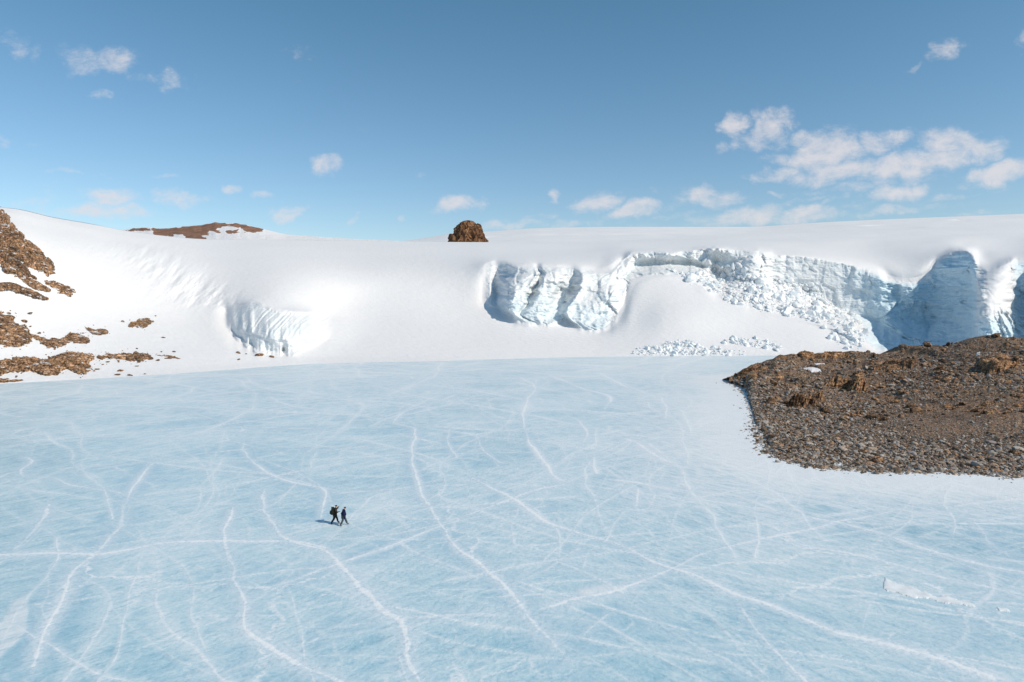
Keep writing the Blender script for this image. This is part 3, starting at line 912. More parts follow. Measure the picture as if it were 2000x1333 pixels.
OUT = [
 ([(-200, 345), (-100, 372), (-30, 398), (0, 406), (17, 418), (28, 440), (45, 460), (61, 474), (85, 493), (104, 511), (108, 534), (94, 539), (71, 527), (56, 523), (69, 543), (43, 540), (12, 534), (0, 518), (-200, 500)], 3.2, 'largest brown rock slope, running down from the snowy ridge at the edge of the view'),
 ([(-150, 540), (0, 554), (20, 552), (45, 562), (70, 571), (92, 582), (70, 580), (48, 571), (20, 563), (0, 563), (-150, 560)], .9, 'thin dark rock band on the snow just under the largest rock slope'),
 ([(38, 538), (60, 545), (80, 556), (96, 566), (70, 562), (50, 550)], .7, 'narrow rock rib trailing off the lower tip of the largest rock slope'),
 ([(88, 549), (104, 547), (122, 556), (147, 565), (136, 575), (116, 571), (108, 560)], 1.0, 'small isolated tawny outcrop right of the largest rock slope'),
 ([(-150, 600), (0, 608), (24, 617), (28, 630), (52, 638), (62, 652), (58, 664), (45, 672), (30, 676), (0, 672), (-150, 680)], 1.3, 'blocky brown outcrop with a boulder on top, above the long shore outcrop'),
 ([(68, 655), (92, 660), (112, 664), (138, 654), (152, 651), (175, 659), (168, 671), (140, 667), (105, 679), (88, 671), (74, 665)], 1.0, 'ragged low outcrop strewn with stones between the blocky one and the slope'),
 ([(250, 631), (270, 625), (286, 620), (304, 626), (296, 636), (282, 641), (255, 639)], 1.0, 'lone tawny outcrop in the open snow below the ripples'),
 ([(172, 641), (186, 646), (206, 643), (208, 648), (196, 652), (184, 649)], .5, 'tiny broken outcrop just left of the lone tawny one'),
 ([(-150, 690), (0, 704), (40, 697), (70, 695), (90, 700), (130, 687), (170, 690), (200, 694), (240, 690), (270, 688), (296, 694), (302, 706), (270, 709), (240, 706), (210, 704), (185, 699), (174, 709), (182, 724), (165, 734), (145, 728), (130, 721), (112, 732), (85, 735), (65, 726), (40, 722), (0, 732), (-150, 742)], 2.0, 'long lumpy brown outcrop along the shore with rounded ends above the lake'),
 ([(300, 694), (322, 691), (350, 696), (372, 704), (340, 705), (312, 701)], .7, 'low dark tail of rock continuing the long shore outcrop'),
 ([(346, 666), (380, 671), (430, 680), (474, 688), (452, 690), (400, 681)], .5, 'thin line of rocks pointing toward the small fluted ice cliff'),
 ([(388, 702), (412, 699), (438, 706), (416, 710)], .6, 'small flat pale outcrop near the lake between shore rocks and ice cliff'),
 ([(-60, 744), (10, 741), (46, 743.5), (20, 747), (-60, 753)], .4, 'flat rock sliver lying at the very edge of the lake ice'),
]
for i, (pl, am, lb) in enumerate(OUT):
    outcrop(pl, am * .52, lb, 100 + i * 7, edge_n=8.5 if am > .9 else 3.5, wpx=4 if am > .9 else 3)


# ------------------------------------------------------------------ nunatak behind the snow crest
def nunatak():
    Yn = 545.0
    s = Yn / F
    prof = [(0, 1.22), (.22, 1.07), (.42, .98), (.6, .88), (.76, .72), (.88, .52), (.95, .32), (1.0, 0.0)]   # height share, half width share
    hh = np.array([p[0] for p in prof]); ww = np.array([p[1] for p in prof])
    nu, nv = 220, 120
    a = np.linspace(0, 2 * math.pi, nu, endpoint=False)
    t = np.linspace(0, 1, nv)
    H = 47 * s; W = 30 * s
    rad = np.interp(t, hh, ww) * W
    A, T = np.meshgrid(a, t, indexing='ij')
    R = np.repeat(rad[None], nu, 0)
    x = np.cos(A) * R; y = np.sin(A) * R * .85; z = T * H
    n1 = fbm(x * .16, y * .16, z * .13, oct=5, seed=201, ridged=True, gain=.55)
    n2 = fbm(x * .5, y * .5, z * .35, oct=4, seed=203)
    b1, b2, bv = worley(x * .22, y * .22, z * .16, 5)
    k = 1 + (.12 * n1 + .07 * n2 + .30 * (bv - .5)) * np.clip(R / W * 1.4, 0, 1)
    x, y = x * k, y * k
    z = z + (n2 * .5 + (bv - .5) * 2.2) * T * np.clip(R / W * 2, 0, 1)
    c = at(914, 473, Yn)
    V = np.stack([x + c[0], y + c[1], z + c[2] - 5 * s], -1)
    i = np.arange(nu)[:, None] * nv + np.arange(nv - 1)[None]
    j = ((np.arange(nu) + 1) % nu)[:, None] * nv + np.arange(nv - 1)[None]
    f = np.stack([i, j, j + 1, i + 1], -1).reshape(-1, 4)
    o = mesh_np('rocky_peak', V.reshape(-1, 3), f, M_NUN, smooth_=True)
    tag(o, 'dark brown rounded rock peak standing alone behind the snow crest', 'rock peak')


nunatak()

# ------------------------------------------------------------------ headland on the right
hl_near = line([(1424, 747), (1442, 750), (1460, 768), (1468, 798), (1476, 826), (1488, 848), (1498, 868), (1508, 888), (1536, 902), (1600, 911), (1700, 918), (1800, 922), (1900, 924), (2000, 930), (2150, 942), (2330, 960)])
hl_top = line([(1424, 745), (1450, 732), (1480, 719), (1520, 708), (1560, 699), (1600, 697), (1640, 696), (1690, 694), (1740, 688), (1790, 677), (1850, 673), (1900, 666), (1940, 661), (1975, 661), (2000, 664), (2150, 668), (2330, 690)])
hl_topY = line([(1424, 180), (1500, 184), (1600, 188), (1750, 186), (1900, 180), (2050, 172), (2330, 160)])
HX = np.arange(1424, 2800, 1.6)
HR = 230


def build_headland():
    T = np.linspace(0, 1, HR)
    px = np.repeat(HX[:, None], HR, 1)
    y0, y1 = hl_near(HX), hl_top(HX)
    Y0 = on_lake(HX, y0)[:, 1]; Y1 = hl_topY(HX)
    py = y0[:, None] + (y1 - y0)[:, None] * T[None]
    # flat beach first, then the hill
    wide = smooth(1450, 1620, HX)[:, None]
    g1 = pchip([0, .25, .5, .72, .9, 1], [0, .19, .44, .69, .90, 1], T)[None]
    flatY = on_lake(px, py, 0.28 * smooth(0, .12, T)[None] + 0 * px)[..., 1]
    Y = Y0[:, None] + (Y1 - Y0)[:, None] * g1
    Y = np.minimum(Y, flatY)
    p = at(px, py, Y)
    hill = smooth(.35, .75, T)[None]
    x, y, z = p[..., 0], p[..., 1], p[..., 2]
    rid = fbm(x * .11 + y * .03, y * .10, z * .1, oct=5, seed=301, ridged=True, gain=.55)
    n = fbm(x * .35, y * .35, z * .5, oct=4, seed=305)
    # slanting ledges near the tip and along the middle
    led = fbm((x * .8 - y * .5) * .10, (x * .5 + y * .8) * .035, oct=4, seed=311, ridged=True)
    lm = np.exp(-(((px - 1560) / 130.) ** 2 + ((py - 735) / 45.) ** 2))
    disp = hill * (rid * 1.35 + n * .5) + lm * led * 2.4 + (1 - hill) * (fbm(x * .08, y * .08, oct=3, seed=320) * .25)
    disp *= smooth(0, .06, T)[None]
    V = p + np.array([0, -.35, .9]) * disp[..., None]
    return px, py, p, V


_near0 = hl_near
hl_near = lambda x: _near0(x) + (vnoise(np.asarray(x, float) * .10, 0 * np.asarray(x, float), seed=71) * 5 + vnoise(np.asarray(x, float) * .31, 0 * np.asarray(x, float), seed=72) * 3) * smooth(1424, 1440, np.asarray(x, float))
hpx, hpy, hp0, HV = build_headland()
hfront = HV[:, :1] + np.array([0, -1.5, -.6])
hb = [HV[:, -1:] + np.array(q) for q in ((0, 5, -.8), (0, 18, -5.0), (0, 45, -14.5))]
hb[2][..., 2] = np.minimum(hb[2][..., 2], -.5)
HA = np.concatenate([hfront, HV] + hb, 1)
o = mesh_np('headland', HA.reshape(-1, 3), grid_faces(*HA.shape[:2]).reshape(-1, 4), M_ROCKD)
tag(o, kind='structure')


def hl_at(px, py):
    px = np.asarray(px, float); py = np.asarray(py, float)
    c = np.clip((px - HX[0]) / 1.6, 0, len(HX) - 1.001); c0 = c.astype(int); fc = (c - c0)[..., None]
    t = np.clip((hl_near(px) - py) / (hl_near(px) - hl_top(px)), 0, 1) * (HR - 1); t = np.clip(t, 0, HR - 1.001)
    r0 = t.astype(int); fr = (t - r0)[..., None]
    return HV[c0, r0] * (1 - fc) * (1 - fr) + HV[c0 + 1, r0] * fc * (1 - fr) + HV[c0, r0 + 1] * (1 - fc) * fr + HV[c0 + 1, r0 + 1] * fc * fr


# --- stones: base shapes are broken, slightly flattened blocks
def rock_shape(seed, sub=1, flat=.6, jag=.28):
    bm = bmesh.new()
    bmesh.ops.create_icosphere(bm, subdivisions=sub, radius=1)
    r = random.Random(seed)
    # cut random planes to get facets
    planes = []
    for _ in range(9):
        v = Vector((r.gauss(0, 1), r.gauss(0, 1), r.gauss(0, .8))).normalized()
        planes.append((v, r.uniform(.55, .95)))
    for v in bm.verts:
        co = v.co * (1 + r.uniform(-jag, jag) * .5)
        for n, d in planes:
            e = co.dot(n) - d
            if e > 0: co = co - n * e
        v.co = Vector((co.x * 1.15, co.y * .85, co.z * flat))
    bm.verts.ensure_lookup_table()
    V = np.array([v.co[:] for v in bm.verts]); Fc = np.array([[q.index for q in f.verts] for f in bm.faces])
    bm.free()
    return V, Fc


SHAPES = [rock_shape(s, 1, .45 + .25 * (s % 3) / 2) for s in range(14)]
SHAPES_HI = [rock_shape(50 + s, 2, .45 + .25 * (s % 3) / 2, .10) for s in range(10)]


def scatter_mesh(name, pos, size, mat, shapes=None, kind='stuff', seed=0, tilt=.35, sink=.15):
    shapes = shapes or SHAPES
    r = np.random.default_rng(seed)
    VV = []; FF = []; tone = []; off = 0
    pick = r.integers(0, len(shapes), len(pos)); ang = r.uniform(0, 6.283, len(pos)); tx = r.normal(0, tilt, (len(pos), 2)); tn = r.random(len(pos))
    for s, (sv, sf) in enumerate(shapes):
        idx = np.nonzero(pick == s)[0]
        if len(idx) == 0: continue
        c, sn = np.cos(ang[idx])[:, None], np.sin(ang[idx])[:, None]
        x, y, z = sv[None, :, 0], sv[None, :, 1], sv[None, :, 2]
        z = z + x * tx[idx, :1] + y * tx[idx, 1:]
        q = np.stack([x * c - y * sn, x * sn + y * c, z], -1) * size[idx][:, None, None]
        q = q + pos[idx][:, None, :] + np.array([0, 0, 1]) * (size[idx] * sink)[:, None, None]
        VV.append(q.reshape(-1, 3))
        FF.append((sf[None] + (np.arange(len(idx)) * len(sv))[:, None, None] + off).reshape(-1, 3))
        tone.append(np.repeat(tn[idx], len(sv)))
        off += len(idx) * len(sv)
    o = mesh_np(name, np.concatenate(VV), np.concatenate(FF), mat, {'tone': np.concatenate(tone)}, smooth_=False)
    return tag(o, kind=kind)


def place_rock(name, px, py, w_px, ground, label, cat, group, mat, shape, flat=1.0, rot=None, sink=.2):
    p = ground
    s = w_px * .5 * p[1] / F
    o = bpy.data.objects.new(name, shape); COL.objects.link(o)
    o.location = Vector(p) + Vector((0, 0, s * sink)); o.scale = (s, s, s * flat)
    o.rotation_euler = (random.gauss(0, .15), random.gauss(0, .15), random.uniform(0, 6.28) if rot is None else rot)
    return tag(o, label, cat, group)


HI_MESH = {}
def hi_mesh(k, mat, key, cname):
    kk = (k, key)
    if kk not in HI_MESH:
        sv, sf = SHAPES_HI[k]
        HI_MESH[kk] = mesh_np(cname, sv, sf, mat, {'tone': np.zeros(len(sv))}, smooth_=False, link=False)
    return HI_MESH[kk]


# scree over the headland
def headland_stones():
    n = 66000
    px = np.concatenate([RNG.uniform(1430, 2260, n - 9000), RNG.uniform(2260, 2780, 9000)])
    t = RNG.beta(1.0, 1.0, n)
    py = hl_near(px) + (hl_top(px) - hl_near(px)) * t
    # less stone on the sandy swale at the right
    sand = np.exp(-(((px - 1850) / 140.) ** 2 + ((py - 820) / 40.) ** 2)) + .7 * np.exp(-(((px - 1950) / 110.) ** 2 + ((py - 800) / 40.) ** 2))
    keep = RNG.random(n) > np.maximum(sand * .55, .55 * smooth(.62, .85, t))
    px, py, t, sand = px[keep], py[keep], t[keep], sand[keep]
    p = hl_at(px, py)
    sz = np.exp(RNG.normal(math.log(.15), .52, len(px))) * (1 - .45 * np.clip(sand, 0, 1))
    sz *= np.where(t > .45, 1.15, 1.0)
    sz = np.clip(sz, .07, .85)
    vis = (px < 2000)
    pr = np.where(vis, sz / p[:, 1], 0)
    order = np.argsort(-pr)
    big, rest = order[:296], order[296:]
    scatter_mesh('gravel', p[rest], sz[rest], M_STONE, seed=4)
    for q in big:
        o = bpy.data.objects.new('stone', hi_mesh(int(RNG.integers(0, 10)), M_STONE, 'stone', 'stone')); COL.objects.link(o)
        s = float(sz[q])
        o.location = p[q] + np.array([0, 0, s * .15]); o.scale = (s, s, s * .75)
        o.rotation_euler = (random.gauss(0, .25), random.gauss(0, .25), random.uniform(0, 6.28))
        tag(o, 'one of the larger loose stones among the gravel of the brown headland', 'stone', 'larger stones on the headland')


headland_stones()
# coarser broken rock on the hill behind the beach
n = 1700
cx = RNG.uniform(1440, 2260, n); ct = RNG.uniform(.42, 1.0, n)
cyy = hl_near(cx) + (hl_top(cx) - hl_near(cx)) * ct
cm = (cx > 1448) & (fbm(cx * .02, cyy * .05, oct=3, seed=77) + RNG.normal(0, .2, n) > -.05)
cx, cyy = cx[cm], cyy[cm]
scatter_mesh('rubble', hl_at(cx, cyy), np.clip(np.exp(RNG.normal(math.log(.36), .5, len(cx))), .2, 1.5), M_ROCKH, SHAPES_HI, seed=14, sink=.1)
# fringe of single stones on the ice along the beach
n = 4200
fx = np.concatenate([RNG.uniform(1428, 1510, 1500), RNG.uniform(1490, 2230, n - 1500)])
fp = on_lake(fx, hl_near(fx))
fp[:, 0] += RNG.normal(0, .55, n) - np.where(fx < 1510, RNG.exponential(.5, n), 0); fp[:, 1] += RNG.normal(0, .55, n) - RNG.exponential(.35, n)
scatter_mesh('beach_gravel', fp, np.clip(np.exp(RNG.normal(math.log(.14), .5, n)), .05, .5), M_STONE, seed=9, sink=.1)

BOULDERS = [
 (1707, 815, 30, 'reddish brown boulder standing alone on the flat gravel of the headland', .9),
 (1712, 897, 36, 'largest brown boulder by the beach edge of the headland', .85),
 (1508, 853, 22, 'pale block near the western beach of the headland', .8),
 (1958, 722, 24, 'dark brown block in the upper scree near the edge of the view', .8),
 (1925, 886, 16, 'dark stone beside the beach close to the edge of the view', .8),
 (1984, 884, 26, 'rusty boulder low on the headland at the edge of the view', .8),
 (1695, 689, 10, 'small dark boulder standing up on the ridge crest of the headland', 1.3),
 (1861, 667, 6, 'tiny black stone upright on the headland skyline under the blue ice wall', 1.6),
 (1762, 680, 16, 'rounded dark boulder on the headland skyline under the shadowed ice', .9),
 (1812, 672, 24, 'broad dark boulder on the rising headland skyline', .9),
 (1945, 659, 22, 'highest boulder on the headland skyline below the sunlit buttress', 1.0),
 (1542, 845, 14, 'rusty upright stone just above the western beach', 1.1),
 (1685, 880, 26, 'flat brown slab left of the largest beach boulder', .5),
]
for i, (bx, by, bw, lb, fl) in enumerate(BOULDERS):
    me = hi_mesh(i % 10, M_ROCK, 'rock', 'boulder')
    place_rock('boulder', bx, by, bw, hl_at(np.array(bx), np.array(by + bw * .15)), lb, 'boulder', 'boulders on the headland', M_ROCK, me, fl)

hl_ground = lambda px, py: hl_at(px, py)[..., 1]
LEDGES = [
 ([(1426, 741), (1450, 727), (1485, 714), (1520, 720), (1500, 735), (1475, 741), (1440, 750)], 1.7, 'dark slanting rock ledge forming the tip of the headland'),
 ([(1486, 712), (1520, 702), (1545, 706), (1556, 716), (1530, 724), (1500, 722)], 1.4, 'orange brown ledge at the crest just behind the headland tip'),
 ([(1540, 697), (1570, 691), (1640, 692), (1665, 697), (1640, 706), (1600, 704), (1560, 706)], 1.2, 'rounded orange outcrop on the middle of the headland crest'),
 ([(1620, 752), (1650, 740), (1685, 742), (1690, 765), (1675, 772), (1650, 766), (1600, 770)], 2.6, 'jagged tan outcrop rising from the middle of the headland'),
 ([(1532, 798), (1560, 783), (1600, 780), (1618, 786), (1590, 797), (1556, 803)], 2.2, 'low rusty ledge with a dark underside above the western beach'),
 ([(1690, 725), (1740, 712), (1790, 708), (1780, 722), (1730, 735)], 1.5, 'weathered brown ledge across the upper slope of the headland'),
 ([(1890, 715), (1950, 700), (1990, 705), (1985, 728), (1930, 735)], 1.9, 'dark knobbly outcrop high on the headland near the edge of the view'),
]
for i, (pl, am, lb) in enumerate(LEDGES):
    o = outcrop(pl, am, lb, 400 + i * 5, mat=M_ROCKH, ground=hl_ground, edge_n=6, wpx=3.2)
    if o: o['group'] = 'rock ledges on the headland'

# patches of old snow on the headland
M_SNOW = plain('old_snow', (.82, .815, .82), .6, .3, .04, 2)
for pl, lb in [([(1570, 722), (1590, 718), (1618, 719), (1604, 726), (1585, 728)], 'larger snow patch on the headland behind the orange ledge'),
               ([(1590, 712), (1612, 711), (1612, 715), (1595, 716)], 'narrow snow patch just above the larger one on the headland'),
               ([(1904, 690), (1914, 691), (1916, 698), (1908, 698)], 'small bright snow patch high on the headland scree'),
               ([(1973, 755), (1985, 757), (1998, 756), (1994, 761), (1978, 762)], 'snow patch low in the scree at the edge of the view')]:
    o = outcrop(pl, .28, lb, 500, name='snow_patch', rough=.1, mat=M_SNOW, ground=hl_ground, edge_n=2.5, wpx=3)
    if o: o['category'] = 'snow patch'; o['group'] = 'snow patches on the headland'; o.location.z += .35

# single rocks on the left shore
LEFT = [
 (48, 629, 13, 'squat dark boulder on top of the blocky outcrop', 1.0), (58, 613, 14, 'thin dark rock on the snow above the blocky outcrop', .35),
 (235, 725, 13, 'brown boulder on the snow between long outcrop and lake', .8), (254, 734, 10, 'small rock nearest the lake below the long outcrop', .7),
 (240, 629, 9, 'dark stones left of the lone tawny outcrop', .6), (308, 705, 10, 'slab of rock just below the tail of the long outcrop', .6),
 (340, 688, 8, 'small rock above the tail of the long outcrop', .6), (466, 690, 11, 'orange rock at the end of the thin rock line', .7),
 (481, 692, 5, 'tiny dark stone just past the end of the thin rock line', .7), (508, 695, 18, 'flat tan rock below the fluted ice cliff', .6),
 (531, 698, 11, 'rusty rock below the fluted ice cliff, nearest to it', .7), (466, 703, 9, 'rusty stone in the snow between lake and flat tan rock', .6),
 (319, 660, 8, 'dark stone alone in the snow above the thin rock line', .4), (190, 722, 9, 'dark stone off the rounded end of the long outcrop', .5),
 (210, 708, 8, 'little stone in the snow gap of the long outcrop', .5), (77, 652, 8, 'knobbly stone at the top of the ragged low outcrop', .9),
 (230, 733, 12, 'flat dark stone by the lake left of the smallest rock', .35), (283, 731, 6, 'pebble-sized dark stone near the lake', .5),
 (200, 713, 6, 'dark pebble on the snow below the long outcrop', .5), (268, 716, 8, 'thin dark stone below the middle of the long outcrop', .35),
]
for i, (bx, by, bw, lb, fl) in enumerate(LEFT):
    g = at(np.array(float(bx)), np.array(float(by)), terr(np.array(bx), np.array(by)))
    place_rock('boulder', bx, by, bw, g, lb, 'boulder', 'single rocks on the left shore', M_ROCK, hi_mesh((i * 3) % 10, M_ROCK, 'rock', 'boulder'), fl)

# stones dusted over the snow round the left outcrops
n = 420
sx = RNG.uniform(-40, 330, n); sy = RNG.uniform(600, 745, n)
sdmax = np.full(n, -1e9)
for pl, am, lb in OUT: sdmax = np.maximum(sdmax, in_poly(pl, sx, sy))
k = (sdmax > -9) & (sy < shore(sx) - 3)
sx, sy = sx[k], sy[k]
scatter_mesh('rubble', at(sx, sy, terr(sx, sy)), np.clip(np.exp(RNG.normal(math.log(.22), .5, len(sx))), .08, .7), M_ROCK, seed=17)


# ------------------------------------------------------------------ tumbled ice blocks
def make_block_mat():
    m, nt, b = material('broken_ice', .55, .35)
    tc = _node(nt, 'ShaderNodeTexCoord').outputs['Object']
    n = noise_n(nt, tc, .8, 5, .6)
    nt.links.new(ramp(nt, n, [(.3, (.70, .80, .84)), (.5, (.83, .86, .87)), (.7, (.87, .87, .87))]), b.inputs['Base Color'])
    bump(nt, b, noise_n(nt, tc, 2.5, 4, .6), .5, .25)
    return m


M_BLOCK = make_block_mat()
LOW_POLY = [(1235, 690), (1260, 678), (1290, 674), (1330, 664), (1345, 668), (1380, 680), (1440, 688), (1460, 694), (1260, 695)]
MID_POLY = [(1413, 670), (1425, 660), (1460, 660), (1500, 668), (1530, 678), (1525, 684), (1490, 682), (1450, 674)]
END_POLY = [(1630, 640), (1690, 648), (1692, 662), (1688, 672), (1665, 684), (1640, 676), (1620, 662)]


def block_field(poly, n, s0, s1, hot=None):
    pl = np.array(poly, float)
    x = RNG.uniform(pl[:, 0].min(), pl[:, 0].max(), n); y = RNG.uniform(pl[:, 1].min(), pl[:, 1].max(), n)
    k = in_poly(poly, x, y) + RNG.normal(0, 3, n) > 0
    x, y = x[k], y[k]
    s = np.clip(np.exp(RNG.normal(math.log(s0), .75, len(x))), .15, s1)
    return x, y, s


bx, by, bs = [np.concatenate(q) for q in zip(block_field(DEB_POLY, 4800, .48, 3.4), block_field(LOW_POLY, 1300, .30, 1.3), block_field(MID_POLY, 420, .35, 1.5), block_field(END_POLY, 260, .45, 2.0))]
bp = at(bx, by, terr(bx, by))
order = np.argsort(-bs)
vis_b, rest_b = order[:296], order[296:]
scatter_mesh('ice_rubble', bp[rest_b], bs[rest_b], M_BLOCK, seed=23, tilt=.5, sink=.1)
for q in vis_b:
    o = bpy.data.objects.new('ice_block', hi_mesh(int(RNG.integers(0, 10)), M_BLOCK, 'ice', 'ice_block')); COL.objects.link(o)
    s = float(bs[q]); o.location = bp[q] + np.array([0, 0, s * .1]); o.scale = (s * random.uniform(.8, 1.2), s, s * random.uniform(.8, 1.5))
    o.rotation_euler = (random.gauss(0, .5), random.gauss(0, .5), random.uniform(0, 6.28))
    tag(o, 'one of the bigger white ice blocks in the rubble fallen from the ice cliffs', 'ice block', 'fallen ice blocks below the cliffs')

# ------------------------------------------------------------------ frozen lake
CR = [  # picture polylines, width in metres, strength
 ([(60, 1340), (72, 1290), (85, 1250), (100, 1215), (115, 1175), (122, 1155), (150, 1110), (190, 1080), (215, 1055), (230, 1035), (240, 1002), (250, 978), (252, 965), (275, 935), (310, 900), (340, 893), (380, 888), (480, 878)], .34, .85),
 ([(-60, 1086), (0, 1085), (60, 1083), (130, 1080), (190, 1081), (260, 1072), (320, 1060), (430, 1057), (560, 1058), (635, 1072)], .42, .7),
 ([(455, 985), (440, 1035), (445, 1070), (460, 1115), (462, 1135), (475, 1165), (483, 1200), (485, 1228), (510, 1250), (545, 1278), (580, 1300), (650, 1328), (690, 1345)], .32, .72),
 ([(380, 1340), (420, 1318), (480, 1300), (545, 1280), (600, 1255), (650, 1225), (700, 1220), (760, 1208)], .3, .5),
 ([(520, 950), (515, 990), (530, 1020), (555, 1050), (590, 1065), (635, 1075), (665, 1100), (690, 1130), (710, 1155), (735, 1180), (760, 1195), (785, 1206), (795, 1240), (800, 1280), (820, 1340)], .55, .75),
 ([(740, 1215), (790, 1208), (860, 1203), (950, 1200), (1010, 1200), (1030, 1205)], .6, .6),
 ([(475, 1153), (560, 1137), (640, 1110), (680, 1095), (740, 1075), (800, 1050), (870, 1025), (930, 1010), (1000, 1000), (1060, 990)], .4, .6),
 ([(640, 1057), (720, 1050), (800, 1038), (870, 1020), (930, 1000), (1000, 975), (1060, 955), (1160, 940)], .5, .6),
 ([(1030, 1205), (1060, 1190), (1120, 1170), (1200, 1155), (1240, 1140), (1300, 1115), (1380, 1080), (1500, 1050), (1600, 1030), (1640, 1020), (1740, 1000)], .5, .6),
 ([(1150, 1340), (1120, 1300), (1090, 1270), (1060, 1240), (1030, 1205), (1000, 1165), (985, 1145), (950, 1110), (920, 1085), (890, 1060), (865, 1030), (845, 1005), (830, 980), (812, 940), (805, 890), (803, 880), (812, 850), (808, 838), (770, 825), (785, 808), (840, 790), (885, 773)], .5, .72),
 ([(905, 925), (950, 950), (1000, 975), (1040, 1002), (1080, 1025), (1130, 1040), (1200, 1060), (1250, 1083), (1300, 1105), (1350, 1120), (1430, 1160), (1480, 1175), (1560, 1205), (1640, 1235), (1720, 1255), (1830, 1285), (1940, 1325)], .42, .8),
 ([(1440, 1165), (1460, 1210), (1500, 1260), (1540, 1300), (1585, 1340)], .4, .7),
 ([(1170, 935), (1250, 945), (1300, 955), (1440, 970), (1520, 1000), (1640, 1020), (1740, 1048), (1800, 1070), (1900, 1100), (2040, 1125)], .42, .7),
 ([(1180, 960), (1300, 995), (1400, 1030), (1500, 1055), (1620, 1075), (1760, 1105), (1860, 1130), (2040, 1170)], .6, .5),
 ([(1500, 955), (1560, 965), (1680, 983), (1760, 997), (1840, 1005), (1900, 1015), (2040, 1030)], .55, .62),
 ([(1890, 1010), (1920, 1035), (1940, 1065), (1970, 1085)], .3, .55),
 ([(1010, 735), (1045, 757), (1030, 780), (1022, 810), (1025, 840), (1030, 862), (1045, 880), (1060, 900), (1085, 935), (1105, 942)], .5, .9),
 ([(860, 740), (880, 755), (890, 775), (930, 800), (960, 820), (990, 840), (993, 865)], .5, .5),
 ([(1060, 728), (1090, 740), (1140, 760), (1190, 775), (1180, 800)], .5, .75),
 ([(1170, 728), (1210, 750), (1240, 763)], .45, .7), ([(1290, 775), (1300, 795), (1298, 818)], .6, .7),
 ([(475, 860), (480, 885), (500, 905), (535, 930), (580, 945), (630, 957), (628, 990), (625, 1012)], .4, .7),
 ([(490, 890), (560, 915), (600, 935), (630, 955)], .3, .5),
 ([(-20, 800), (60, 815), (170, 815)], .4, .5), ([(330, 790), (420, 820), (480, 835), (640, 838)], .35, .5), ([(225, 762), (230, 770), (224, 777)], .4, .6),
 ([(35, 890), (60, 902), (42, 920), (45, 932), (100, 935), (150, 950), (240, 963)], .3, .6),
 ([(45, 932), (160, 920), (300, 900), (360, 890), (480, 878), (640, 880), (720, 872)], .35, .5),
 ([(600, 965), (700, 962), (840, 950), (930, 945), (1030, 930), (1080, 905), (1160, 890), (1230, 860)], .45, .55),
 ([(1160, 890), (1162, 915), (1165, 925)], .4, .8), ([(1215, 855), (1235, 862), (1280, 890), (1310, 905)], .6, .75),
 ([(1245, 950), (1240, 990)], .4, .7), ([(120, 1085), (100, 1115), (95, 1150), (80, 1190), (95, 1212)], .2, .55),
 ([(1930, 1110), (1930, 1160), (1890, 1200), (1880, 1240), (1830, 1290), (1795, 1340)], .5, .4),
 ([(0, 1095), (45, 1060), (75, 1030), (95, 985)], .5, .5), ([(770, 825), (700, 800), (640, 765)], .35, .4), ([(655, 770), (600, 800), (480, 815)], .35, .45),
 ([(940, 835), (1010, 830), (1120, 822), (1180, 815), (1240, 830)], .45, .4), ([(1130, 822), (1148, 845), (1135, 870)], .4, .6),
 ([(880, 835), (875, 860), (890, 895)], .4, .5), ([(930, 850), (945, 880), (980, 905)], .4, .5), ([(640, 958), (660, 1000), (700, 1030), (760, 1050), (840, 1090), (930, 1130)], .5, .45),
 ([(1200, 1157), (1260, 1200), (1340, 1250), (1420, 1290), (1500, 1340)], .5, .4), ([(1060, 1080), (1120, 1110), (1180, 1140), (1210, 1160)], .4, .5),
 ([(1150, 1062), (1100, 1090), (1060, 1115), (1000, 1140)], .35, .45), ([(1120, 1260), (1160, 1225), (1190, 1200)], .3, .5),
 ([(800, 735), (806, 740)], .6, .8),
]


def project(x, y):
    d = y * FW[1] - HC * FW[2]; u = y * UP[1] - HC * UP[2]
    return 1000 + F * x / d, 666.5 - F * u / d


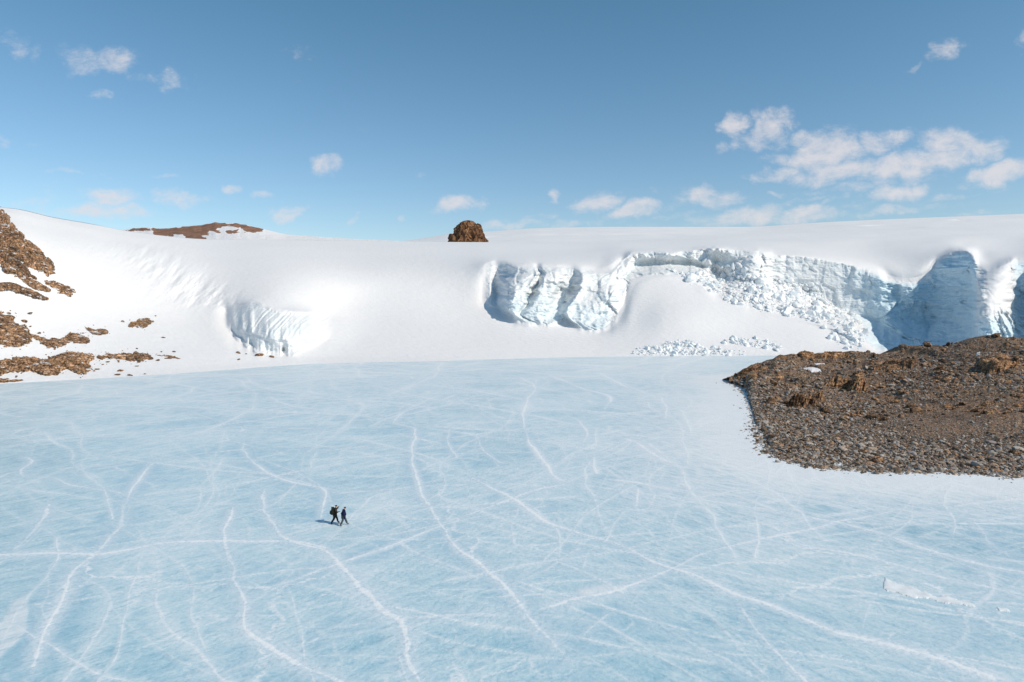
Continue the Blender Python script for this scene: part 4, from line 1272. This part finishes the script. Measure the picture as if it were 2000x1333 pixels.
def build_lake():
    step = 1.55
    xs = np.concatenate([np.arange(-1600, -190, 15), np.arange(-190, 2200, step), np.arange(2200, 3600, 15)])
    ys = np.concatenate([np.arange(3000, 1470, -15), np.arange(1470, 1000, -1.6), np.arange(1000, 800, -1.1), np.arange(800, 683, -.6)])
    nc, nr = len(xs), len(ys)
    px, py = np.meshgrid(xs, ys, indexing='ij')
    Pw = on_lake(px, py)
    X, Y = Pw[..., 0], Pw[..., 1]
    crack = np.zeros(px.shape, np.float32); vein = np.zeros(px.shape, np.float32)
    yasc = ys[::-1]
    RAG = fbm(X * .9, Y * .9, oct=4, seed=88, gain=.65) * .34

    def stroke(pts, w, s, veinw=0, wob=.35, seed=0):
        pts = np.asarray(pts, float)                       # world x, y
        seg = np.linalg.norm(np.diff(pts, axis=0), axis=1); cum = np.concatenate([[0], np.cumsum(seg)])
        n = max(6, int(cum[-1] / 1.1))
        tt = np.linspace(0, cum[-1], n)
        qx = pchip(cum, pts[:, 0], tt); qy = pchip(cum, pts[:, 1], tt)
        qx = qx + wob * (fbm(tt * .16, tt * 0 + seed, oct=4, seed=seed, gain=.6) * 1.8); qy = qy + wob * (fbm(tt * .16, tt * 0 + seed + 40, oct=4, seed=seed + 1, gain=.6) * 1.8)
        strength = s * (.86 + .34 * vnoise(tt * .08, tt * 0 + seed * 3.1, seed=seed + 2)) * smooth(0, .06, tt / cum[-1]) ** .5
        for i in range(n - 1):
            ax, ay, bx_, by_ = qx[i], qy[i], qx[i + 1], qy[i + 1]
            W = w * 1.15 * (.8 + .5 * vnoise(np.array([tt[i] * .1]), np.array([seed * 1.7]), seed=4)[0])
            W = max(W, .80 * ((ay + by_) * .5) ** 2 / (HC * F) + .10)
            R = max(W * 3.5, veinw * 2.0, .3)
            ymin, ymax = min(ay, by_) - R, max(ay, by_) + R
            ymin = max(ymin, 8.0)
            if ymax < 20 or ymin > 400: continue
            # picture bounds of this piece
            cs = [project(v, yv) for v in (min(ax, bx_) - R, max(ax, bx_) + R) for yv in (ymin, ymax)]
            r1, r0 = max(c[1] for c in cs) + 3, min(c[1] for c in cs) - 3
            j0 = max(0, nr - np.searchsorted(yasc, r1) - 1); j1 = min(nr, nr - np.searchsorted(yasc, r0) + 1)
            i0 = max(0, np.searchsorted(xs, min(c[0] for c in cs) - 4) - 1); i1 = min(nc, np.searchsorted(xs, max(c[0] for c in cs) + 4) + 1)
            if i0 >= i1 or j0 >= j1: continue
            sx_, sy_ = X[i0:i1, j0:j1], Y[i0:i1, j0:j1]
            dx, dy = bx_ - ax, by_ - ay
            t = np.clip(((sx_ - ax) * dx + (sy_ - ay) * dy) / (dx * dx + dy * dy + 1e-9), 0, 1)
            d = np.hypot(sx_ - ax - t * dx, sy_ - ay - t * dy) + RAG[i0:i1, j0:j1] * W
            v = strength[i] * np.maximum(1.0 * np.exp(-(d / (W * .34)) ** 2), .56 * np.exp(-(d / (W * 1.8)) ** 2))
            crack[i0:i1, j0:j1] = np.maximum(crack[i0:i1, j0:j1], v)
            if veinw:
                vv = np.exp(-(d / veinw) ** 2) * strength[i]
                vein[i0:i1, j0:j1] = np.maximum(vein[i0:i1, j0:j1], vv)

    for k, (pl, w, s) in enumerate(CR):
        pl = np.array(pl, float)
        pl[:, 1] = np.minimum(pl[:, 1], 1460)
        stroke(on_lake(pl[:, 0], pl[:, 1])[:, :2], w * 1.55, min(1.3, s * 1.75), veinw=1.6 if k % 3 == 0 else .8, wob=.30, seed=k + 1)
    # many fainter, long, gently bending fractures in world space
    r = random.Random(5)
    for k in range(620):
        y0 = 38 * (250 / 38.) ** r.random() ** .8
        x0 = r.uniform(-.85, .72) * y0
        a = r.choice([math.radians(40), math.radians(-35), math.radians(80), math.radians(5)]) + r.gauss(0, .3)
        ln_ = r.uniform(10, 60) * (.6 + y0 / 150.)
        pts = [(x0, y0)]
        for q in range(6):
            a += r.gauss(0, .16)
            pts.append((pts[-1][0] + math.cos(a) * ln_ / 6, pts[-1][1] + math.sin(a) * ln_ / 6))
        stroke(pts, r.choice([.12, .15, .18, .24, .36]) * (1 + y0 / 180.), r.uniform(.4, 1.1), veinw=0, wob=.3, seed=100 + k)
    # the crowded knot of short fractures in the middle of the lake
    for k in range(150):
        y0 = r.uniform(62, 150); x0 = r.gauss(.13, .16) * y0
        a = r.uniform(0, math.pi); ln_ = r.uniform(6, 26)
        pts = [(x0, y0)]
        for q in range(4):
            a += r.gauss(0, .28)
            pts.append((pts[-1][0] + math.cos(a) * ln_ / 4, pts[-1][1] + math.sin(a) * ln_ / 4))
        stroke(pts, r.choice([.12, .16, .22, .4]) * (1 + y0 / 180.), r.uniform(.35, .9), veinw=0, wob=.35, seed=1200 + k)
    # broad milky bands of crushed ice
    for k in range(95):
        y0 = 40 * (180 / 40.) ** r.random()
        x0 = r.uniform(-.7, .75) * y0
        a = r.choice([math.radians(38), math.radians(-33), math.radians(75)]) + r.gauss(0, .25)
        ln_ = r.uniform(12, 45)
        pts = [(x0, y0)]
        for q in range(5):
            a += r.gauss(0, .18)
            pts.append((pts[-1][0] + math.cos(a) * ln_ / 5, pts[-1][1] + math.sin(a) * ln_ / 5))
        stroke(pts, r.uniform(.6, 1.5), r.uniform(.3, .65), veinw=0, wob=.4, seed=900 + k)
    # frost and blown snow: along the headland, and thinly over the far lake
    near = hl_near(np.clip(px, 1424, 2330))
    hlpoly = list(zip(np.linspace(1424, 2790, 80), hl_near(np.linspace(1424, 2790, 80)))) + [(2790, 690), (1424, 740)]
    wp = on_lake(np.array([q[0] for q in hlpoly]), np.array([q[1] for q in hlpoly]))[:, :2]
    sd = -in_poly([(a_, b_) for a_, b_ in wp], X, Y)           # metres from the headland
    sd = np.maximum(sd, 0)
    nz = fbm(X * .06, Y * .06, oct=4, seed=91)
    sdw = sd * (1 + .45 * nz)
    frost = .95 * np.exp(-(sdw / 11.) ** 1.7) + .48 * np.exp(-(sdw / 26.) ** 2)
    fan = np.exp(-(((px - (1330 + (py - 700) * .25)) / 150.) ** 2)) * (1 - smooth(860, 980, py))
    frost = np.maximum(frost, fan * (.62 + .35 * nz))
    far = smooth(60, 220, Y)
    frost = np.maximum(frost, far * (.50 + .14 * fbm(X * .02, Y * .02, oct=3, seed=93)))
    dS = np.abs(Y - shoreY(px))
    frost = np.maximum(frost, .8 * np.exp(-(dS / 2.0) ** 2))
    for pl, a_ in (([(-60, 1330), (-60, 1260), (0, 1212), (30, 1172), (58, 1165), (56, 1200), (48, 1235), (30, 1260), (0, 1285)], .62),
                   ([(1120, 1152), (1155, 1142), (1178, 1142), (1216, 1144), (1222, 1151), (1180, 1160), (1140, 1164)], .6)):
        sdp = in_poly(pl, px, py) + 5 * fbm(px * .06, py * .08, oct=4, seed=97)
        frost = np.maximum(frost, a_ * smooth(-4, 6, sdp))
    wind = smooth(850, 1350, px - (py - 900) * .1 + 160 * fbm(X * .05, Y * .05, oct=2, seed=95))
    h = crack * .02 + frost * .03
    V = Pw.copy(); V[..., 2] += h
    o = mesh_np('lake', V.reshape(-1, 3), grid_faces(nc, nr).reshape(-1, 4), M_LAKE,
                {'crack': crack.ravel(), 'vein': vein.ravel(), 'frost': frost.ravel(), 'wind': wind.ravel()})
    tag(o, kind='structure')


build_lake()

M_CRUST = plain('snow_crust', (.80, .83, .84), .6, .3, .12, 1.2)

# wind-packed snow patches lying on the ice
def lake_patch(poly, h, label, seed):
    pl = np.array(poly, float)
    x0, y0 = pl.min(0) - 6; x1, y1 = pl.max(0) + 6
    xs = np.arange(x0, x1, 1.0); ys = np.arange(y1, y0, -.8)
    px, py = np.meshgrid(xs, ys, indexing='ij')
    p = on_lake(px, py)
    sd = in_poly(poly, px, py) + fbm(px * .10, py * .14, oct=4, seed=seed, gain=.6) * 3.5
    hh = np.where(sd > 0, .02 + h * (1 - np.exp(-sd / 3.0)) * (.8 + .4 * fbm(p[..., 0], p[..., 1], oct=3, seed=seed + 2)), -.05)
    V = p.copy(); V[..., 2] += hh
    keep = np.maximum.reduce([sd[:-1, :-1], sd[1:, :-1], sd[:-1, 1:], sd[1:, 1:]]) > 0
    f = grid_faces(len(xs), len(ys))[keep].reshape(-1, 4)
    us = np.unique(f); rm = np.zeros(px.size, np.int64); rm[us] = np.arange(len(us))
    o = mesh_np('snow_patch', V.reshape(-1, 3)[us], rm[f], M_CRUST)
    return tag(o, label, 'snow patch', 'crusts of snow lying on the lake ice')


lake_patch([(1728, 1128), (1745, 1138), (1775, 1145), (1800, 1155), (1830, 1166), (1850, 1165), (1895, 1178), (1908, 1187), (1880, 1183), (1840, 1178), (1815, 1170), (1780, 1168), (1735, 1155), (1725, 1150)], .05, 'long ragged snow crust on the ice tapering to one side, below the headland', 601)
lake_patch([(1945, 1185), (1968, 1190), (1973, 1197), (1950, 1194)], .05, 'tiny snow crust beyond the thin end of the long ragged one', 603)
lake_patch([(1950, 968), (1975, 971), (2030, 975), (2030, 981), (1975, 978)], .06, 'thin snow crust by the headland beach at the edge of the view', 609)


# ------------------------------------------------------------------ the two walkers
def skin_mesh(name, joints, edges, mat, parent=None, sub=1, root=None, skin_z=0):
    me = bpy.data.meshes.new(name)
    keys = list(joints)
    me.from_pydata([joints[k][:3] for k in keys], [(keys.index(a), keys.index(b)) for a, b in edges], [])
    o = bpy.data.objects.new(name, me); COL.objects.link(o)
    m = o.modifiers.new('skin', 'SKIN'); m.use_smooth_shade = True
    for i, k in enumerate(keys):
        r = joints[k][3]
        sv = me.skin_vertices[0].data[i]
        sv.radius = (r, r) if not isinstance(r, tuple) else r
        sv.use_root = (k == root) if root else (i == 0)
    s = o.modifiers.new('sub', 'SUBSURF'); s.levels = sub; s.render_levels = sub
    dg = bpy.context.evaluated_depsgraph_get()
    nm = bpy.data.meshes.new_from_object(o.evaluated_get(dg))
    o.modifiers.clear(); o.data = nm
    bpy.data.meshes.remove(me)
    nm.name = name
    nm.materials.clear()
    for mm in (mat if isinstance(mat, (list, tuple)) else [mat]): nm.materials.append(mm)
    for p in nm.polygons:
        p.use_smooth = True
        if len(nm.materials) > 1 and p.center.z < skin_z: p.material_index = 1
    if parent: o.parent = parent
    return o


M_SKIN = plain('skin', (.48, .30, .22), .6, .3)
M_BLACK = plain('black_cloth', (.012, .012, .014), .85)
M_OLIVE = plain('olive_jacket', (.028, .026, .013), .8)
M_NAVY = plain('navy_parka', (.008, .013, .055), .7)
M_GREY = plain('grey_trousers', (.060, .075, .085), .85)
M_BOOT = plain('black_boot', (.015, .014, .014), .6)
M_BOOTG = plain('grey_boot', (.16, .15, .15), .7)
M_PACK = plain('black_pack', (.014, .015, .014), .75)
M_STRAP = plain('dark_strap', (.03, .03, .032), .7)


def walker(name, label, pos, heading, J, top_mat, leg_mat, boot_mat, hat_mat, glove_mat, coat_len, scale=1.0, fat=1.0):
    """J: joint name -> (forward, side, up) in metres"""
    R = {'pelvis': .125, 'belly': .125, 'chest': .14, 'neck': .058, 'jaw': .075, 'head': .098, 'crown': .075,
         'sh_l': .075, 'el_l': .047, 'wr_l': .032, 'pa_l': .034, 'sh_r': .075, 'el_r': .047, 'wr_r': .032, 'pa_r': .034,
         'hip_l': .095, 'kn_l': .062, 'an_l': .042, 'toe_l': .036, 'hip_r': .095, 'kn_r': .062, 'an_r': .042, 'toe_r': .036}
    joints = {k: J[k] + (R[k],) for k in R}
    edges = [('pelvis', 'belly'), ('belly', 'chest'), ('chest', 'neck'), ('neck', 'jaw'), ('jaw', 'head'), ('head', 'crown'),
             ('chest', 'sh_l'), ('sh_l', 'el_l'), ('el_l', 'wr_l'), ('wr_l', 'pa_l'), ('chest', 'sh_r'), ('sh_r', 'el_r'), ('el_r', 'wr_r'), ('wr_r', 'pa_r'),
             ('pelvis', 'hip_l'), ('hip_l', 'kn_l'), ('kn_l', 'an_l'), ('an_l', 'toe_l'), ('pelvis', 'hip_r'), ('hip_r', 'kn_r'), ('kn_r', 'an_r'), ('an_r', 'toe_r')]
    # nose, brow and fingers
    h = Vector(J['head'])
    joints['nose'] = (h.x + .115, h.y, h.z - .02, .016); edges.append(('head', 'nose'))
    for s in 'lr':
        pa = Vector(J['pa_' + s]); wr = Vector(J['wr_' + s]); d = (pa - wr).normalized()
        side = d.cross(Vector((0, 0, 1))).normalized() if abs(d.z) < .95 else Vector((0, 1, 0)); upv = side.cross(d)
        for k, (o_, l1, l2) in enumerate(((-.030, .042, .026), (-.010, .048, .032), (.010, .045, .030), (.029, .036, .022))):
            a = pa + side * o_ + d * l1; b = a + d * l2 * .8 - upv * l2 * .7
            joints['f%s%d' % (s, k)] = tuple(a) + (.010,); joints['g%s%d' % (s, k)] = tuple(b) + (.008,)
            edges += [('pa_' + s, 'f%s%d' % (s, k)), ('f%s%d' % (s, k), 'g%s%d' % (s, k))]
        th = wr.lerp(pa, .5) + side * -.05 + d * .02
        joints['t' + s] = tuple(th) + (.011,); joints['u' + s] = tuple(th + d * .035 - side * .01) + (.009,)
        edges += [('wr_' + s, 't' + s), ('t' + s, 'u' + s)]
    body = skin_mesh(name, joints, edges, [M_SKIN, glove_mat], sub=1, root='pelvis', skin_z=J['jaw'][2] - .02)
    body.location = pos; body.rotation_euler = (0, 0, heading); body.scale = (scale,) * 3
    tag(body, label, 'person', 'two walkers crossing the lake ice')
    g = lambda k, a: J[k] + (a,)
    # jacket with sleeves and hood roll
    lerp = lambda a, b, t: tuple(Vector(J[a]).lerp(Vector(J[b]), t))
    hem = tuple(Vector(J['pelvis']) + Vector((0, 0, -coat_len)))
    jj = {'hem': hem + ((.225, .225),), 'pelvis': g('pelvis', (.22, .23)), 'belly': g('belly', (.215, .225)), 'chest': g('chest', (.22, .24)), 'collar': lerp('chest', 'neck', .98) + (.115,),
          'sh_l': g('sh_l', .115), 'el_l': g('el_l', .085), 'cf_l': lerp('el_l', 'wr_l', .96) + (.065,),
          'sh_r': g('sh_r', .115), 'el_r': g('el_r', .085), 'cf_r': lerp('el_r', 'wr_r', .96) + (.065,)}
    for k_ in ('hem', 'pelvis', 'belly', 'chest'): jj[k_] = jj[k_][:3] + (tuple(q * fat for q in jj[k_][3]),)
    skin_mesh('jacket', jj, [('hem', 'pelvis'), ('pelvis', 'belly'), ('belly', 'chest'), ('chest', 'collar'), ('chest', 'sh_l'), ('sh_l', 'el_l'), ('el_l', 'cf_l'), ('chest', 'sh_r'), ('sh_r', 'el_r'), ('el_r', 'cf_r')], top_mat, body, root='pelvis')
    # trousers
    tj = {'pelvis': g('pelvis', .175)}
    te = []
    for s in 'lr':
        tj['hip_' + s] = g('hip_' + s, .135); tj['kn_' + s] = g('kn_' + s, .102); tj['an_' + s] = lerp('kn_' + s, 'an_' + s, .92) + (.085,)
        te += [('pelvis', 'hip_' + s), ('hip_' + s, 'kn_' + s), ('kn_' + s, 'an_' + s)]
    skin_mesh('trousers', tj, te, leg_mat, body, root='pelvis')
    for s in 'lr':
        a = Vector(J['an_' + s]); t = Vector(J['toe_' + s]); hl = a - (t - a).normalized() * .05
        hl.z = min(hl.z, a.z - .02)
        skin_mesh('boot', {'shaft': lerp('kn_' + s, 'an_' + s, .80) + (.078,), 'an': tuple(a) + (.078,), 'ball': tuple(a.lerp(t, .65)) + (.072,), 'toe': tuple(t) + (.062,)},
                  [('shaft', 'an'), ('an', 'ball'), ('ball', 'toe')], boot_mat, body, root='an')
    c = Vector(J['crown']); hd = Vector(J['head'])
    skin_mesh('hat', {'rim': tuple(hd + Vector((-.03, 0, .0))) + (.125,), 'mid': tuple(hd.lerp(c, .75)) + (.128,), 'top': tuple(c + Vector((-.01, 0, .028))) + (.085,)},
              [('rim', 'mid'), ('mid', 'top')], hat_mat, body, root='rim')
    if glove_mat:
        for s in 'lr':
            skin_mesh('cuff', {'a': lerp('el_' + s, 'wr_' + s, .9) + (.052,), 'b': tuple(J['wr_' + s]) + (.045,)}, [('a', 'b')], glove_mat, body)
    return body


p1 = on_lake(np.array(654.0), np.array(1023.5)); p2 = on_lake(np.array(671.0), np.array(1027.0))
HEAD = math.radians(24)
JA = {'pelvis': (.02, 0, .90), 'belly': (.04, 0, 1.08), 'chest': (.07, 0, 1.30), 'neck': (.10, 0, 1.48), 'jaw': (.13, 0, 1.56), 'head': (.14, 0, 1.64), 'crown': (.13, 0, 1.71),
      'sh_l': (.07, .19, 1.40), 'el_l': (.24, .24, 1.30), 'wr_l': (.38, .15, 1.52), 'pa_l': (.44, .11, 1.55),
      'sh_r': (.07, -.19, 1.40), 'el_r': (.12, -.25, 1.13), 'wr_r': (.34, -.20, 1.15), 'pa_r': (.42, -.18, 1.16),
      'hip_l': (.03, .10, .86), 'kn_l': (.22, .10, .50), 'an_l': (.31, .10, .10), 'toe_l': (.47, .11, .055),
      'hip_r': (.01, -.10, .86), 'kn_r': (-.10, -.10, .48), 'an_r': (-.37, -.10, .13), 'toe_r': (-.24, -.11, .05)}
JB = {'pelvis': (.0, 0, .90), 'belly': (.01, 0, 1.08), 'chest': (.03, 0, 1.30), 'neck': (.08, 0, 1.48), 'jaw': (.13, 0, 1.55), 'head': (.15, 0, 1.63), 'crown': (.15, 0, 1.70),
      'sh_l': (.03, .19, 1.40), 'el_l': (.08, .23, 1.12), 'wr_l': (.12, .20, .88), 'pa_l': (.14, .19, .80),
      'sh_r': (.03, -.19, 1.40), 'el_r': (-.03, -.24, 1.12), 'wr_r': (.03, -.23, .88), 'pa_r': (.05, -.22, .80),
      'hip_l': (.03, .10, .86), 'kn_l': (.22, .10, .50), 'an_l': (.36, .10, .11), 'toe_l': (.51, .11, .09),
      'hip_r': (-.01, -.10, .86), 'kn_r': (-.10, -.10, .48), 'an_r': (-.32, -.10, .10), 'toe_r': (-.17, -.11, .05)}
walker('person', 'walker in olive jacket and black trousers with one arm raised, carrying a black backpack', p1, HEAD, JA, M_OLIVE, M_BLACK, M_BOOT, M_BLACK, M_BLACK, .10, 1.0, .82)
walker('person', 'walker in a long navy parka, grey trousers and dark hat, in front of the other', p2, HEAD, JB, M_NAVY, M_GREY, M_BOOTG, M_BLACK, M_BLACK, .24, 1.0)


def rbox(name, size, loc, mat, parent, bev=.05, taper=0):
    bm = bmesh.new(); bmesh.ops.create_cube(bm, size=1)
    for v in bm.verts:
        k = 1 - taper * (v.co.z + .5)
        v.co = Vector((v.co.x * size[0] * k, v.co.y * size[1] * k, v.co.z * size[2]))
    bmesh.ops.bevel(bm, geom=bm.edges[:], offset=bev, segments=3, affect='EDGES', profile=.6)
    me = bpy.data.meshes.new(name); bm.to_mesh(me); bm.free(); me.materials.append(mat)
    for p in me.polygons: p.use_smooth = True
    o = bpy.data.objects.new(name, me); COL.objects.link(o); o.location = loc; o.parent = parent
    return o


bag = bpy.data.objects.new('backpack', None); COL.objects.link(bag)
off = Matrix.Rotation(HEAD, 3, 'Z') @ Vector((-.21, 0, 1.20))
bag.location = Vector(p1) + off; bag.rotation_euler = (0, math.radians(9), HEAD)
tag(bag, 'bulky black backpack on the back of the walker in olive', 'backpack')
rbox('main_bag', (.27, .36, .62), (0, 0, 0), M_PACK, bag, .09, .12)
rbox('front_pocket', (.10, .27, .30), (-.16, 0, -.10), M_PACK, bag, .04, .1)
rbox('lid', (.28, .33, .12), (0, 0, .33), M_PACK, bag, .05, .1)
for s in (-1, 1):
    skin_mesh('strap', {'a': (.10, s * .12, .28, .022), 'b': (.30, s * .14, .26, .022), 'c': (.385, s * .15, .08, .022), 'd': (.30, s * .17, -.14, .020), 'e': (.10, s * .16, -.24, .020)},
              [('a', 'b'), ('b', 'c'), ('c', 'd'), ('d', 'e')], M_STRAP, bag)
